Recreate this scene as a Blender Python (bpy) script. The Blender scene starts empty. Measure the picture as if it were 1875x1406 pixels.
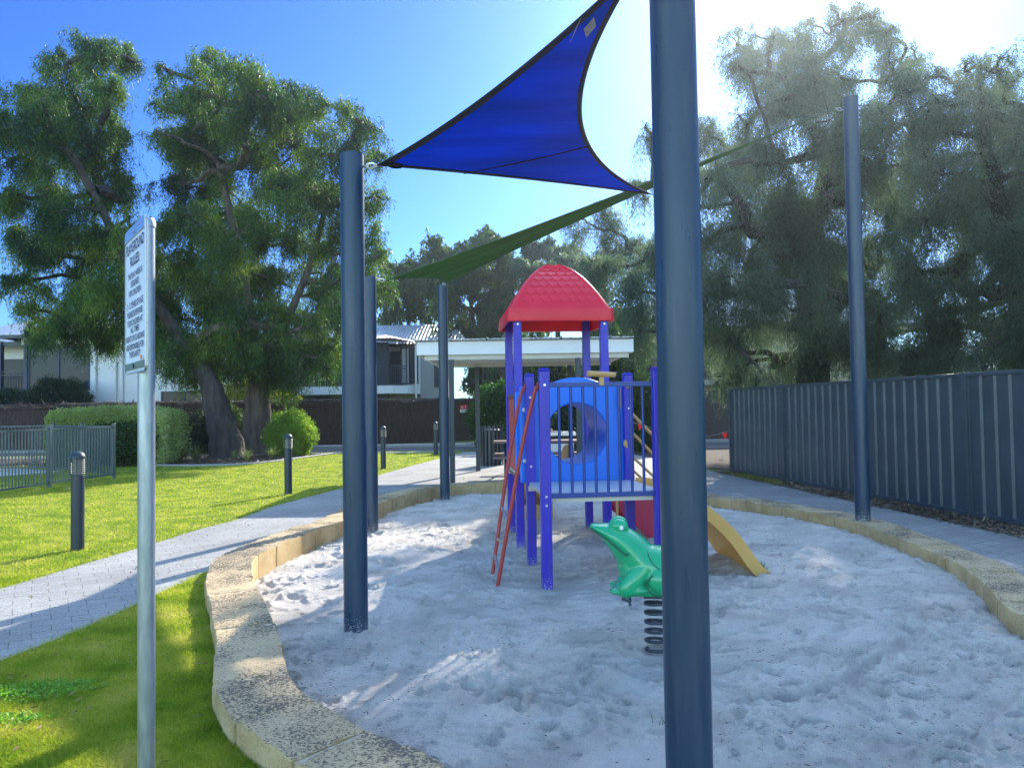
import bpy, math, random
import numpy as np
from mathutils import Vector, Matrix, geometry
R_ = math.radians
random.seed(7); rng = np.random.default_rng(11)
SC = bpy.context.scene; COL = SC.collection

# ------------------------------------------------------------ camera
FP, CX, CY, W0 = 1400.0, 937.5, 703.0, 1875.0
EYE = 1.45
pitch, roll = R_(1.8), R_(0.88)
F = Vector((0, math.cos(pitch), math.sin(pitch)))
U0 = Vector((0, -math.sin(pitch), math.cos(pitch))); R0 = Vector((1, 0, 0))
RR = math.cos(roll)*R0 - math.sin(roll)*U0
UU = math.sin(roll)*R0 + math.cos(roll)*U0
cd = bpy.data.cameras.new('camera'); cam = bpy.data.objects.new('camera', cd); COL.objects.link(cam)
cd.sensor_width = 36; cd.lens = 36*FP/W0; cd.clip_start = 0.05; cd.clip_end = 2000
cam.matrix_world = Matrix(((RR.x, UU.x, -F.x, 0), (RR.y, UU.y, -F.y, 0), (RR.z, UU.z, -F.z, EYE), (0, 0, 0, 1)))
SC.camera = cam
def ray(x, y): return F + RR*((x-CX)/FP) + UU*((CY-y)/FP)
def G(x, y, z=0.0):
    d = ray(x, y); t = (z-EYE)/d.z; return Vector((d.x*t, d.y*t, z))
def D(x, y, Y):
    d = ray(x, y); t = Y/d.y; return Vector((d.x*t, Y, EYE+d.z*t))

# ------------------------------------------------------------ light
SUN_AZ, SUN_EL = R_(22.5), R_(30.0)
w = bpy.data.worlds.new('World'); SC.world = w; w.use_nodes = True
nt = w.node_tree; bg = nt.nodes['Background']
sky = nt.nodes.new('ShaderNodeTexSky'); sky.sky_type = 'NISHITA'; sky.sun_disc = False
sky.sun_elevation = SUN_EL; sky.sun_rotation = SUN_AZ; sky.air_density = 1.0; sky.dust_density = 0.6; sky.ozone_density = 2.0
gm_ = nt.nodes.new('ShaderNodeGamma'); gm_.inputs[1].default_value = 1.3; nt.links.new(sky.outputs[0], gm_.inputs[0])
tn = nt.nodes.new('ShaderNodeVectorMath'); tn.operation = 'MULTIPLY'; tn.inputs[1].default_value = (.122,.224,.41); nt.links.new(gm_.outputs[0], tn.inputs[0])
# sky tinted blue, with added boost overhead and behind the camera to lift shade
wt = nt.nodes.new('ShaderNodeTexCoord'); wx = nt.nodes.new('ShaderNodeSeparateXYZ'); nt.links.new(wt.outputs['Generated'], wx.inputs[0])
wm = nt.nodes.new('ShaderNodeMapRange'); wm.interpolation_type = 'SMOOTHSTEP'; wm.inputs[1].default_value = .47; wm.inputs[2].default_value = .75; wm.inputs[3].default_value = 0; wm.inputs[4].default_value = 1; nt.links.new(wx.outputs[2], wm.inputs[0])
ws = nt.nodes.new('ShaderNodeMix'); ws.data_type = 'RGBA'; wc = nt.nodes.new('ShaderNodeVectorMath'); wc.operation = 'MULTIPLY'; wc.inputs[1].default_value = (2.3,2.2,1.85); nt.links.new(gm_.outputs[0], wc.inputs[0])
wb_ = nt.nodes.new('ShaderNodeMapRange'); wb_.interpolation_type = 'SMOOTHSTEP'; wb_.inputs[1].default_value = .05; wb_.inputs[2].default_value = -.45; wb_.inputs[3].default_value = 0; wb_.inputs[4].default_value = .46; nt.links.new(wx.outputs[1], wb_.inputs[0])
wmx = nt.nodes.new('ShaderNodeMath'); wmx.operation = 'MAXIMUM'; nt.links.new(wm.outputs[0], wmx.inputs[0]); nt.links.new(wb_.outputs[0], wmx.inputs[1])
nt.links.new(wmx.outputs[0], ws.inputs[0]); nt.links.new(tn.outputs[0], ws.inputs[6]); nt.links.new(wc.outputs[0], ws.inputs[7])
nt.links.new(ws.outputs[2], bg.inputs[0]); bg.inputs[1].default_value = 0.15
sd = bpy.data.lights.new('sun', 'SUN'); so = bpy.data.objects.new('sun', sd); COL.objects.link(so)
sd.energy = 5.0; sd.angle = R_(0.55); sd.color = (1.0, 0.93, 0.80)
sdir = Vector((math.sin(SUN_AZ)*math.cos(SUN_EL), math.cos(SUN_AZ)*math.cos(SUN_EL), math.sin(SUN_EL)))
so.rotation_euler = sdir.to_track_quat('Z', 'Y').to_euler()
SC.view_settings.view_transform = 'Standard'; SC.view_settings.look = 'None'
SC.view_settings.exposure = 1.1; SC.view_settings.gamma = 1.0
try: SC.cycles.max_bounces = 8; SC.cycles.transparent_max_bounces = 8
except Exception: pass

# ------------------------------------------------------------ materials
MATS = {}
def M(name, c, c2=None, scale=8, rough=.6, metal=0, bump=0, bscale=40, spec=.5, coat=0, stretch=(1,1,1), lo=.35, hi=.65, transl=0, det=4, bdist=.01):
    if name in MATS: return MATS[name]
    m = bpy.data.materials.new(name); m.use_nodes = True; MATS[name] = m
    n = m.node_tree.nodes; l = m.node_tree.links; b = n['Principled BSDF']
    b.inputs['Base Color'].default_value = (*c, 1); b.inputs['Roughness'].default_value = rough
    b.inputs['Metallic'].default_value = metal; b.inputs['Specular IOR Level'].default_value = spec
    b.inputs['Coat Weight'].default_value = coat; b.inputs['Coat Roughness'].default_value = .08
    tc = n.new('ShaderNodeTexCoord'); mp = n.new('ShaderNodeMapping'); mp.inputs['Scale'].default_value = stretch
    l.new(tc.outputs['Object'], mp.inputs[0])
    if c2 is not None:
        t = n.new('ShaderNodeTexNoise'); t.inputs['Scale'].default_value = scale; t.inputs['Detail'].default_value = det
        r = n.new('ShaderNodeValToRGB'); r.color_ramp.elements[0].position = lo; r.color_ramp.elements[1].position = hi
        r.color_ramp.elements[0].color = (*c, 1); r.color_ramp.elements[1].color = (*c2, 1)
        l.new(mp.outputs[0], t.inputs[0]); l.new(t.outputs[0], r.inputs[0]); l.new(r.outputs[0], b.inputs['Base Color'])
    if bump:
        t = n.new('ShaderNodeTexNoise'); t.inputs['Scale'].default_value = bscale; t.inputs['Detail'].default_value = 5
        bp = n.new('ShaderNodeBump'); bp.inputs['Strength'].default_value = bump; bp.inputs['Distance'].default_value = bdist
        l.new(mp.outputs[0], t.inputs[0]); l.new(t.outputs[0], bp.inputs['Height']); l.new(bp.outputs[0], b.inputs['Normal'])
    if transl:
        tr = n.new('ShaderNodeBsdfTranslucent'); mx = n.new('ShaderNodeMixShader'); mx.inputs[0].default_value = transl
        src = b.inputs['Base Color'].links
        if src: l.new(src[0].from_socket, tr.inputs[0])
        else: tr.inputs[0].default_value = (*c, 1)
        out = n['Material Output']; l.new(b.outputs[0], mx.inputs[1]); l.new(tr.outputs[0], mx.inputs[2]); l.new(mx.outputs[0], out.inputs[0])
    return m
def leafmat(name, stops, transl=.35, rough=.5, tint=1.6, spec=.35, tc3=(1.1,1.15,.5)):
    m = bpy.data.materials.new(name); m.use_nodes = True
    n = m.node_tree.nodes; l = m.node_tree.links; b = n['Principled BSDF']
    g = n.new('ShaderNodeNewGeometry'); r = n.new('ShaderNodeValToRGB')
    el = r.color_ramp.elements; el[0].position = 0; el[0].color = (*stops[0], 1); el[1].position = 1; el[1].color = (*stops[-1], 1)
    for i, s in enumerate(stops[1:-1]): e = el.new((i+1)/(len(stops)-1)); e.color = (*s, 1)
    tc = n.new('ShaderNodeTexCoord'); nz = n.new('ShaderNodeTexNoise'); nz.inputs['Scale'].default_value = .55; nz.inputs['Detail'].default_value = 2
    l.new(tc.outputs['Object'], nz.inputs[0])
    ad = n.new('ShaderNodeMath'); ad.operation = 'MULTIPLY_ADD'; ad.inputs[1].default_value = .45
    sb = n.new('ShaderNodeMath'); sb.operation = 'MULTIPLY_ADD'; sb.inputs[1].default_value = 1.4; sb.inputs[2].default_value = -.42
    l.new(nz.outputs[0], sb.inputs[0]); l.new(g.outputs['Random Per Island'], ad.inputs[0]); l.new(sb.outputs[0], ad.inputs[2])
    l.new(ad.outputs[0], r.inputs[0]); l.new(r.outputs[0], b.inputs['Base Color'])
    b.inputs['Roughness'].default_value = rough; b.inputs['Specular IOR Level'].default_value = spec
    tr = n.new('ShaderNodeBsdfTranslucent'); mx = n.new('ShaderNodeMixShader'); mx.inputs[0].default_value = transl
    ml = n.new('ShaderNodeMix'); ml.data_type = 'RGBA'; ml.blend_type = 'MULTIPLY'; ml.inputs[0].default_value = 1
    l.new(r.outputs[0], ml.inputs[6]); ml.inputs[7].default_value = (tint*tc3[0], tint*tc3[1], tint*tc3[2], 1)
    l.new(ml.outputs[2], tr.inputs[0]); l.new(b.outputs[0], mx.inputs[1]); l.new(tr.outputs[0], mx.inputs[2])
    l.new(mx.outputs[0], n['Material Output'].inputs[0])
    return m

pole_m = M('post_paint', (.009,.034,.072), (.012,.040,.080), 3, .33, bump=.12, bscale=5, spec=.5, stretch=(6,6,1), bdist=.004)
def grime(m):
    n = m.node_tree.nodes; l = m.node_tree.links; b = n['Principled BSDF']; base = b.inputs['Base Color'].links[0].from_socket; tc = n.new('ShaderNodeTexCoord')
    mp = n.new('ShaderNodeMapping'); mp.inputs['Scale'].default_value = (14,14,1.1); l.new(tc.outputs['Object'], mp.inputs[0])
    t = n.new('ShaderNodeTexNoise'); t.inputs['Scale'].default_value = 2.2; t.inputs['Detail'].default_value = 9; t.inputs['Roughness'].default_value = .65; l.new(mp.outputs[0], t.inputs[0])
    r = n.new('ShaderNodeMapRange'); r.inputs[1].default_value = .5; r.inputs[2].default_value = .8; r.inputs[4].default_value = .35; l.new(t.outputs[0], r.inputs[0])
    mx = n.new('ShaderNodeMix'); mx.data_type = 'RGBA'; l.new(r.outputs[0], mx.inputs[0]); l.new(base, mx.inputs[6]); mx.inputs[7].default_value = (.09,.10,.11,1)
    sx = n.new('ShaderNodeSeparateXYZ'); l.new(tc.outputs['Object'], sx.inputs[0]); t2 = n.new('ShaderNodeTexNoise'); t2.inputs['Scale'].default_value = 130; t2.inputs['Detail'].default_value = 3; l.new(tc.outputs['Object'], t2.inputs[0])
    h = n.new('ShaderNodeMapRange'); h.inputs[1].default_value = 0; h.inputs[2].default_value = .22; h.inputs[3].default_value = .13; h.inputs[4].default_value = -.14; l.new(sx.outputs[2], h.inputs[0])
    a = n.new('ShaderNodeMath'); a.operation = 'ADD'; l.new(t2.outputs[0], a.inputs[0]); l.new(h.outputs[0], a.inputs[1]); g = n.new('ShaderNodeMapRange'); g.inputs[1].default_value = .62; g.inputs[2].default_value = .70; l.new(a.outputs[0], g.inputs[0])
    m2 = n.new('ShaderNodeMix'); m2.data_type = 'RGBA'; l.new(g.outputs[0], m2.inputs[0]); l.new(mx.outputs[2], m2.inputs[6]); m2.inputs[7].default_value = (.50,.47,.42,1); l.new(m2.outputs[2], b.inputs['Base Color'])
    rr = n.new('ShaderNodeMapRange'); rr.inputs[1].default_value = .3; rr.inputs[2].default_value = .7; rr.inputs[3].default_value = .24; rr.inputs[4].default_value = .48; l.new(t.outputs[0], rr.inputs[0]); l.new(rr.outputs[0], b.inputs['Roughness'])
grime(pole_m)
galv = M('galvanised', (.42,.46,.50), (.30,.34,.38), 14, .42, .75, .1, 60, stretch=(3,3,.6))
galv2 = M('steel', (.55,.57,.6), None, rough=.3, metal=.9)
white_p = M('white_paint', (.78,.79,.78), (.70,.71,.72), 2, .45)
cream = M('cream_paint', (.62,.60,.52), (.55,.53,.47), 3, .6)
dark_m = M('dark_metal', (.018,.03,.042), (.024,.038,.052), 4, .4)
black_m = M('black_plastic', (.012,.012,.014), None, rough=.45)
purple = M('purple_blue_paint', (.026,.016,.38), (.034,.022,.44), 5, .42, bump=.25, bscale=160, bdist=.001)
grime(purple)
navy = M('navy_paint', (.006,.035,.22), (.008,.045,.25), 5, .35)
blue_pl = M('blue_plastic', (.003,.15,.70), (.004,.17,.76), 3, .36, bump=.15, bscale=250, bdist=.001)
red_pl = M('red_plastic', (.80,.012,.040), (.86,.018,.05), 3, .33, transl=.18, bump=.1, bscale=200, bdist=.001)
maroon = M('maroon_plastic', (.38,.012,.06), (.43,.018,.07), 3, .4)
brick_red = M('red_board', (.38,.065,.055), (.46,.09,.075), 6, .5, stretch=(1,1,.2))
rail_red = M('red_rail_paint', (.33,.028,.025), (.42,.055,.045), 40, .45)
rail_tan = M('tan_rail_paint', (.50,.27,.09), (.58,.34,.13), 8, .45)
yellow_pl = M('yellow_plastic', (.80,.52,.17), (.76,.47,.14), 3, .4, transl=.35, bump=.15, bscale=120, bdist=.001)
tan_pl = M('tan_plastic', (.68,.47,.20), (.60,.40,.16), 3, .45, transl=.15)
deck_m = M('deck_steel', (.50,.53,.56), (.40,.43,.47), 20, .4, .2)
def tread(m):
    n = m.node_tree.nodes; l = m.node_tree.links; tc = n.new('ShaderNodeTexCoord'); mp = n.new('ShaderNodeMapping'); mp.inputs['Rotation'].default_value = (0,0,R_(45)); ck = n.new('ShaderNodeTexBrick')
    ck.inputs['Scale'].default_value = 28; ck.inputs['Mortar Size'].default_value = .12; bp = n.new('ShaderNodeBump'); bp.inputs['Distance'].default_value = .003; bp.inputs['Strength'].default_value = .8
    l.new(tc.outputs['Object'], mp.inputs[0]); l.new(mp.outputs[0], ck.inputs[0]); l.new(ck.outputs['Fac'], bp.inputs['Height']); l.new(bp.outputs[0], n['Principled BSDF'].inputs['Normal'])
tread(deck_m)
green_pl = M('green_plastic', (.006,.33,.13), (.008,.37,.16), 4, .26, coat=.35, spec=.5)
green_dk = M('green_dark', (.004,.09,.04), None, rough=.5)

# ------------------------------------------------------------ mesh helpers
def tag(o, label=None, cat=None, group=None, kind=None):
    if label: o['label'] = label
    if cat: o['category'] = cat
    if group: o['group'] = group
    if kind: o['kind'] = kind
    return o
def empty(name, loc=(0,0,0), rz=0, label=None, cat=None, group=None):
    o = bpy.data.objects.new(name, None); COL.objects.link(o); o.location = loc; o.rotation_euler = (0,0,rz); o.empty_display_size = .1
    return tag(o, label, cat, group)
class MB:
    def __init__(s): s.v = []; s.f = []
    def add(s, vs, fs):
        k = len(s.v); s.v += [tuple(p) for p in vs]; s.f += [tuple(i+k for i in f) for f in fs]; return s
    def box(s, c, d, rz=0, rot=None):
        hx, hy, hz = d[0]/2, d[1]/2, d[2]/2
        vs = [Vector((x*hx, y*hy, z*hz)) for z in (-1,1) for y in (-1,1) for x in (-1,1)]
        m = rot if rot else Matrix.Rotation(rz, 3, 'Z')
        return s.add([m@p+Vector(c) for p in vs], [(0,2,3,1),(4,5,7,6),(0,1,5,4),(2,6,7,3),(0,4,6,2),(1,3,7,5)])
    def bb(s, x0, x1, y0, y1, z0, z1): return s.box(((x0+x1)/2,(y0+y1)/2,(z0+z1)/2),(abs(x1-x0),abs(y1-y0),abs(z1-z0)))
    def tube(s, pts, r, n=12, caps=True):
        pts = [Vector(p) for p in pts]; rs = r if isinstance(r, (list, tuple)) else [r]*len(pts)
        vs = []; t0 = None; a = None
        for i, p in enumerate(pts):
            t = (pts[min(i+1,len(pts)-1)]-pts[max(i-1,0)]).normalized()
            if a is None:
                a = t.orthogonal().normalized()
            else:
                a = (a - t*a.dot(t))
                a = a.normalized() if a.length > 1e-6 else t.orthogonal().normalized()
            b = t.cross(a)
            for k in range(n):
                q = 2*math.pi*k/n; vs.append(p + (a*math.cos(q)+b*math.sin(q))*rs[i])
        fs = []
        for i in range(len(pts)-1):
            for k in range(n):
                k2 = (k+1)%n; fs.append((i*n+k, i*n+k2, (i+1)*n+k2, (i+1)*n+k))
        if caps: fs.append(tuple(range(n-1,-1,-1))); fs.append(tuple((len(pts)-1)*n+k for k in range(n)))
        return s.add(vs, fs)
    def lathe(s, prof, c=(0,0,0), n=24):
        vs = []; fs = []
        for (r, z) in prof:
            for k in range(n):
                q = 2*math.pi*k/n; vs.append((c[0]+r*math.cos(q), c[1]+r*math.sin(q), c[2]+z))
        for i in range(len(prof)-1):
            for k in range(n):
                k2 = (k+1)%n; fs.append((i*n+k, i*n+k2, (i+1)*n+k2, (i+1)*n+k))
        fs.append(tuple(range(n-1,-1,-1))); fs.append(tuple((len(prof)-1)*n+k for k in range(n)))
        return s.add(vs, fs)
    def ell(s, c, r, nu=16, nv=10, rot=None):
        vs = []; fs = []
        for j in range(nv+1):
            ph = math.pi*j/nv
            for i in range(nu):
                th = 2*math.pi*i/nu; p = Vector((r[0]*math.sin(ph)*math.cos(th), r[1]*math.sin(ph)*math.sin(th), r[2]*math.cos(ph)))
                if rot: p = rot@p
                vs.append(p+Vector(c))
        for j in range(nv):
            for i in range(nu):
                i2 = (i+1)%nu; fs.append((j*nu+i, (j+1)*nu+i, (j+1)*nu+i2, j*nu+i2))
        return s.add(vs, fs)
    def poly(s, pts, thick=None):      # prism from a closed list of 3-D points
        n = len(pts)
        if thick is None: return s.add(pts, [tuple(range(n))])
        t = Vector(thick); return s.add([Vector(p) for p in pts]+[Vector(p)+t for p in pts],
            [tuple(range(n-1,-1,-1)), tuple(range(n,2*n))]+[(i,(i+1)%n,n+(i+1)%n,n+i) for i in range(n)])
    def grid(s, fn, nu, nv):
        vs = [fn(i/nu, j/nv) for j in range(nv+1) for i in range(nu+1)]
        return s.add(vs, [(j*(nu+1)+i, j*(nu+1)+i+1, (j+1)*(nu+1)+i+1, (j+1)*(nu+1)+i) for j in range(nv) for i in range(nu)])
    def build(s, name, mat, parent=None, smooth=False, bevel=0, seg=2):
        me = bpy.data.meshes.new(name); me.from_pydata(s.v, [], s.f); me.validate()
        import bmesh
        b = bmesh.new(); b.from_mesh(me); bmesh.ops.recalc_face_normals(b, faces=b.faces); b.to_mesh(me); b.free()
        if smooth:
            me.polygons.foreach_set('use_smooth', [True]*len(me.polygons))
            try: me.set_sharp_from_angle(angle=R_(38))
            except Exception: pass
        me.materials.append(mat); o = bpy.data.objects.new(name, me); COL.objects.link(o)
        if parent: o.parent = parent
        if bevel:
            m = o.modifiers.new('b', 'BEVEL'); m.width = bevel; m.segments = seg; m.limit_method = 'ANGLE'; m.angle_limit = R_(40)
        return o
def npmesh(name, V, Fa, mat, parent=None, smooth=False):
    """V (n,3), Fa (m,k) integer faces, all with k corners"""
    me = bpy.data.meshes.new(name); k = Fa.shape[1]
    me.vertices.add(len(V)); me.vertices.foreach_set('co', np.ascontiguousarray(V, dtype=np.float32).ravel())
    me.loops.add(Fa.size); me.loops.foreach_set('vertex_index', np.ascontiguousarray(Fa, dtype=np.int32).ravel())
    me.polygons.add(len(Fa)); me.polygons.foreach_set('loop_start', np.arange(0, Fa.size, k, dtype=np.int32))
    try: me.polygons.foreach_set('loop_total', np.full(len(Fa), k, dtype=np.int32))
    except Exception: pass
    if smooth: me.polygons.foreach_set('use_smooth', np.ones(len(Fa), dtype=bool))
    me.update(calc_edges=True); me.validate(); me.materials.append(mat)
    o = bpy.data.objects.new(name, me); COL.objects.link(o)
    if parent: o.parent = parent
    return o
def copy_tree(o, parent=None):
    c = o.copy(); COL.objects.link(c); c.parent = parent
    for ch in [x for x in o.children]: copy_tree(ch, c)
    return c
def leaves(name, P, Dr, L, Wd, mat, parent=None):
    """diamond leaves from points P along directions Dr"""
    n = len(P); Dr = Dr/np.linalg.norm(Dr, axis=1, keepdims=True)
    a = np.cross(Dr, rng.normal(size=(n,3))); a /= (np.linalg.norm(a, axis=1, keepdims=True)+1e-9)
    L = np.broadcast_to(np.asarray(L), (n,))[:,None]; Wd = np.broadcast_to(np.asarray(Wd), (n,))[:,None]
    V = np.empty((n,4,3)); V[:,0] = P; V[:,1] = P+Dr*L*.45+a*Wd*.5; V[:,2] = P+Dr*L; V[:,3] = P+Dr*L*.45-a*Wd*.5
    Fa = np.arange(n*4).reshape(n,4)
    return npmesh(name, V.reshape(-1,3), Fa, mat, parent)
def pip(px, py, poly):
    inside = np.zeros(px.shape, bool); n = len(poly); j = n-1
    for i in range(n):
        xi, yi = poly[i][0], poly[i][1]; xj, yj = poly[j][0], poly[j][1]
        c = ((yi > py) != (yj > py)) & (px < (xj-xi)*(py-yi)/((yj-yi) if yj != yi else 1e-9)+xi)
        inside ^= c; j = i
    return inside
def catmull(pts, n=10, closed=False):
    out = []; m = len(pts); P = [Vector(p) for p in pts]
    rg = range(m if closed else m-1)
    for i in rg:
        p0 = P[(i-1)%m] if closed or i > 0 else P[0]; p1 = P[i]; p2 = P[(i+1)%m]; p3 = P[(i+2)%m] if closed or i+2 < m else P[-1]
        for k in range(n):
            t = k/n; out.append(.5*((2*p1)+(-p0+p2)*t+(2*p0-5*p1+4*p2-p3)*t*t+(-p0+3*p1-3*p2+p3)*t**3))
    if not closed: out.append(P[-1])
    return out
def sheet(name, loops, z, mat):
    L = [[Vector((p[0], p[1], z)) for p in lp] for lp in loops]
    tris = geometry.tessellate_polygon(L); vs = [p for lp in L for p in lp]
    me = bpy.data.meshes.new(name); me.from_pydata([tuple(p) for p in vs], [], [tuple(t) for t in tris])
    import bmesh
    b = bmesh.new(); b.from_mesh(me); bmesh.ops.recalc_face_normals(b, faces=b.faces)
    for f in b.faces:
        if f.normal.z < 0: f.normal_flip()
    b.to_mesh(me); b.free()
    me.materials.append(mat); o = bpy.data.objects.new(name, me); COL.objects.link(o); o['kind'] = 'structure'
    return o

# ------------------------------------------------------------ layout of the sandpit wall
TOPZ = .12; SANDZ = -.07; WW = .36
inner = [(830,1406),(700,1345),(642,1321),(552,1261),(523,1213),(515,1168),(489,1105),(463,1055),(466,1022),(494,1004),(531,988),(588,966),(627,955),(693,922),(740,905),(804,891),(900,883)]
outer = [(582,1406),(463,1343),(422,1299),(403,1261),(396,1224),(396,1180),(385,1118),(373,1064),(396,1026),(435,1002),(499,977),(560,958),(615,940),(693,909),(727,898),(804,886),(900,879)]
cl = []
for a, b in zip(inner, outer):
    pa, pb = G(a[0],a[1],TOPZ), G(b[0],b[1],TOPZ)
    cl.append(Vector((pa.x, pa.y, 0)))     # inner edge; centreline is offset from it below
back = [(1000,879),(1100,882),(1200,892)]
cl += [Vector(G(x,y,TOPZ)).xy.to_3d() for x, y in back]
rin = [(1295,911),(1361,917),(1470,935),(1560,954),(1650,988),(1740,1025),(1808,1072),(1875,1131)]
cl += [Vector(G(x,y,TOPZ)).xy.to_3d() for x, y in rin]
cl += [Vector(p) for p in ((3.55,3.7,0),(3.75,2.6,0),(3.3,1.5,0),(2.2,.85,0),(1.0,1.0,0),(.3,1.8,0))]
inn = catmull(cl, 8, closed=True)
# smooth + outward offset
def smooth_loop(P, k=2):
    for _ in range(k): P = [(P[i-1]+P[i]*2+P[(i+1)%len(P)])/4 for i in range(len(P))]
    return P
inn = smooth_loop(inn, 6)
area = sum(inn[i-1].x*inn[i].y-inn[i].x*inn[i-1].y for i in range(len(inn)))
sg = 1 if area > 0 else -1
def offset(P, d):
    out = []
    for i in range(len(P)):
        t = (P[(i+1)%len(P)]-P[i-1]).normalized(); nrm = Vector((t.y, -t.x, 0))*sg
        out.append(P[i]+nrm*d)
    return out
mid = offset(inn, WW/2); outl = offset(inn, WW)
PIT = [(p.x, p.y) for p in mid]; PITIN = [(p.x,p.y) for p in inn]; PITOUT = [(p.x,p.y) for p in outl]

# ------------------------------------------------------------ ground, path, road
lawn_m = M('lawn_soil', (.13,.17,.02), (.08,.12,.014), 1.3, .9, bump=.8, bscale=60, bdist=.03)
sheet('ground', [[(-110,-40),(110,-40),(110,120),(-110,120)], PIT], 0, lawn_m)
def paver_mat():
    m = bpy.data.materials.new('concrete_pavers'); m.use_nodes = True; n = m.node_tree.nodes; l = m.node_tree.links; b = n['Principled BSDF']
    tc = n.new('ShaderNodeTexCoord'); mp = n.new('ShaderNodeMapping'); mp.inputs['Rotation'].default_value = (0,0,R_(-32))
    l.new(tc.outputs['Object'], mp.inputs[0])
    wz = n.new('ShaderNodeTexNoise'); wz.inputs['Scale'].default_value = 3; wz.inputs['Detail'].default_value = 2
    vm = n.new('ShaderNodeVectorMath'); vm.operation = 'MULTIPLY_ADD'; vm.inputs[1].default_value = (.03,.03,0)
    l.new(mp.outputs[0], wz.inputs[0]); l.new(wz.outputs['Color'], vm.inputs[0]); l.new(mp.outputs[0], vm.inputs[2])
    br = n.new('ShaderNodeTexBrick'); br.inputs['Scale'].default_value = 1; br.inputs['Brick Width'].default_value = .24; br.inputs['Row Height'].default_value = .16
    br.inputs['Mortar Size'].default_value = .0045; br.inputs['Mortar Smooth'].default_value = .3; br.inputs['Bias'].default_value = -.1
    br.inputs['Color1'].default_value = (.30,.29,.27,1); br.inputs['Color2'].default_value = (.26,.25,.235,1); br.inputs['Mortar'].default_value = (.15,.145,.13,1)
    l.new(vm.outputs[0], br.inputs[0])
    nz = n.new('ShaderNodeTexNoise'); nz.inputs['Scale'].default_value = 90; nz.inputs['Detail'].default_value = 6; l.new(tc.outputs['Object'], nz.inputs[0])
    nz2 = n.new('ShaderNodeTexNoise'); nz2.inputs['Scale'].default_value = 1.1; nz2.inputs['Detail'].default_value = 6; l.new(tc.outputs['Object'], nz2.inputs[0])
    mr = n.new('ShaderNodeMapRange'); mr.inputs[1].default_value = .35; mr.inputs[2].default_value = .68; mr.inputs[3].default_value = .62; mr.inputs[4].default_value = 1.3; l.new(nz.outputs[0], mr.inputs[0])
    mr2 = n.new('ShaderNodeMapRange'); mr2.inputs[1].default_value = .3; mr2.inputs[2].default_value = .7; mr2.inputs[3].default_value = .78; mr2.inputs[4].default_value = 1.12; l.new(nz2.outputs[0], mr2.inputs[0])
    mu = n.new('ShaderNodeMath'); mu.operation = 'MULTIPLY'; l.new(mr.outputs[0], mu.inputs[0]); l.new(mr2.outputs[0], mu.inputs[1])
    vs = n.new('ShaderNodeVectorMath'); vs.operation = 'SCALE'; l.new(br.outputs['Color'], vs.inputs[0]); l.new(mu.outputs[0], vs.inputs['Scale']); l.new(vs.outputs[0], b.inputs['Base Color'])
    b.inputs['Roughness'].default_value = .85
    bp = n.new('ShaderNodeBump'); bp.inputs['Strength'].default_value = .5; bp.inputs['Distance'].default_value = .006
    sub = n.new('ShaderNodeMath'); sub.operation = 'SUBTRACT'; l.new(nz.outputs[0], sub.inputs[0]); l.new(br.outputs['Fac'], sub.inputs[1])
    l.new(sub.outputs[0], bp.inputs['Height']); l.new(bp.outputs[0], b.inputs['Normal'])
    return m
pav = paver_mat()
# path outline: near edge from the left up to the wall, round the far side of the pit, out to the metal fence and back along the lawn
near_edge = [G(x,y).xy for x, y in ((0,1211),(75,1183),(168,1144),(252,1106),(330,1070),(372,1050))]
d0 = (near_edge[0]-near_edge[1]).normalized()
near_edge = [near_edge[0]+d0*6, near_edge[0]+d0*3] + near_edge
left_edge = [G(x,y).xy for x, y in ((0,1078),(120,1043),(252,1004),(380,965),(427,954),(502,927),(560,911),(627,894),(693,870),(750,854),(804,840),(845,829))]
d1 = (left_edge[0]-left_edge[1]).normalized()
left_edge = [left_edge[0]+d1*8] + left_edge
i0 = min(range(len(mid)), key=lambda i: (mid[i].xy-near_edge[-1]).length)
i1 = min(range(len(mid)), key=lambda i: (mid[i].xy-Vector((3.6,2.6))).length)
seq = []; i = i0
dirn = 1 if mid[(i0+6)%len(mid)].y > mid[i0].y else -1
while i != i1: seq.append(mid[i].xy.copy()); i = (i+dirn) % len(mid)
FA, FB = Vector((4.72,16.6)), Vector((5.79,8.64)); fd = (FB-FA).normalized(); fn_ = Vector((-fd.y, fd.x))
if fn_.x > 0: fn_ = -fn_
path_poly = near_edge + seq + [mid[i1].xy.copy(), Vector((6.2,1.5))] + [FB+fd*3+fn_*.55, FB+fn_*.5, FA+fn_*.35, Vector((4.3,17.6)), Vector((4.1,19.5)), Vector((3.3,25.8))] + [Vector((-1.7,25.8))] + left_edge[::-1]
sheet('path', [[tuple(p) for p in path_poly]], .004, pav)
asphalt = M('asphalt', (.075,.075,.08), (.055,.055,.06), 3, .9, bump=.4, bscale=200)
sheet('road', [[(-45,25.8),(45,25.8),(45,29.4),(-45,29.4)]], .008, asphalt)
conc = M('concrete', (.36,.35,.33), (.30,.29,.28), 5, .85, bump=.3, bscale=80)
kb = MB(); kb.bb(-45,45,29.4,29.6,-.05,.1).bb(-45,45,29.6,30.35,-.05,.095); o = kb.build('kerb', conc); o['kind'] = 'structure'
kb = MB(); kb.bb(-45,-2.2,25.6,25.78,-.05,.035); o = kb.build('road_edge', conc); o['kind'] = 'structure'
mulch_m = M('mulch', (.055,.035,.025), (.11,.075,.05), 45, .95, bump=1, bscale=70, bdist=.04)
bedpts = [G(x,y).xy for x, y in ((196,850),(250,852),(330,854),(430,852),(500,846),(560,838),(625,829))]
bed = [Vector((-26,25.5)), Vector((-26,19.8))] + bedpts + [Vector((-6.0,25.5))]
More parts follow.
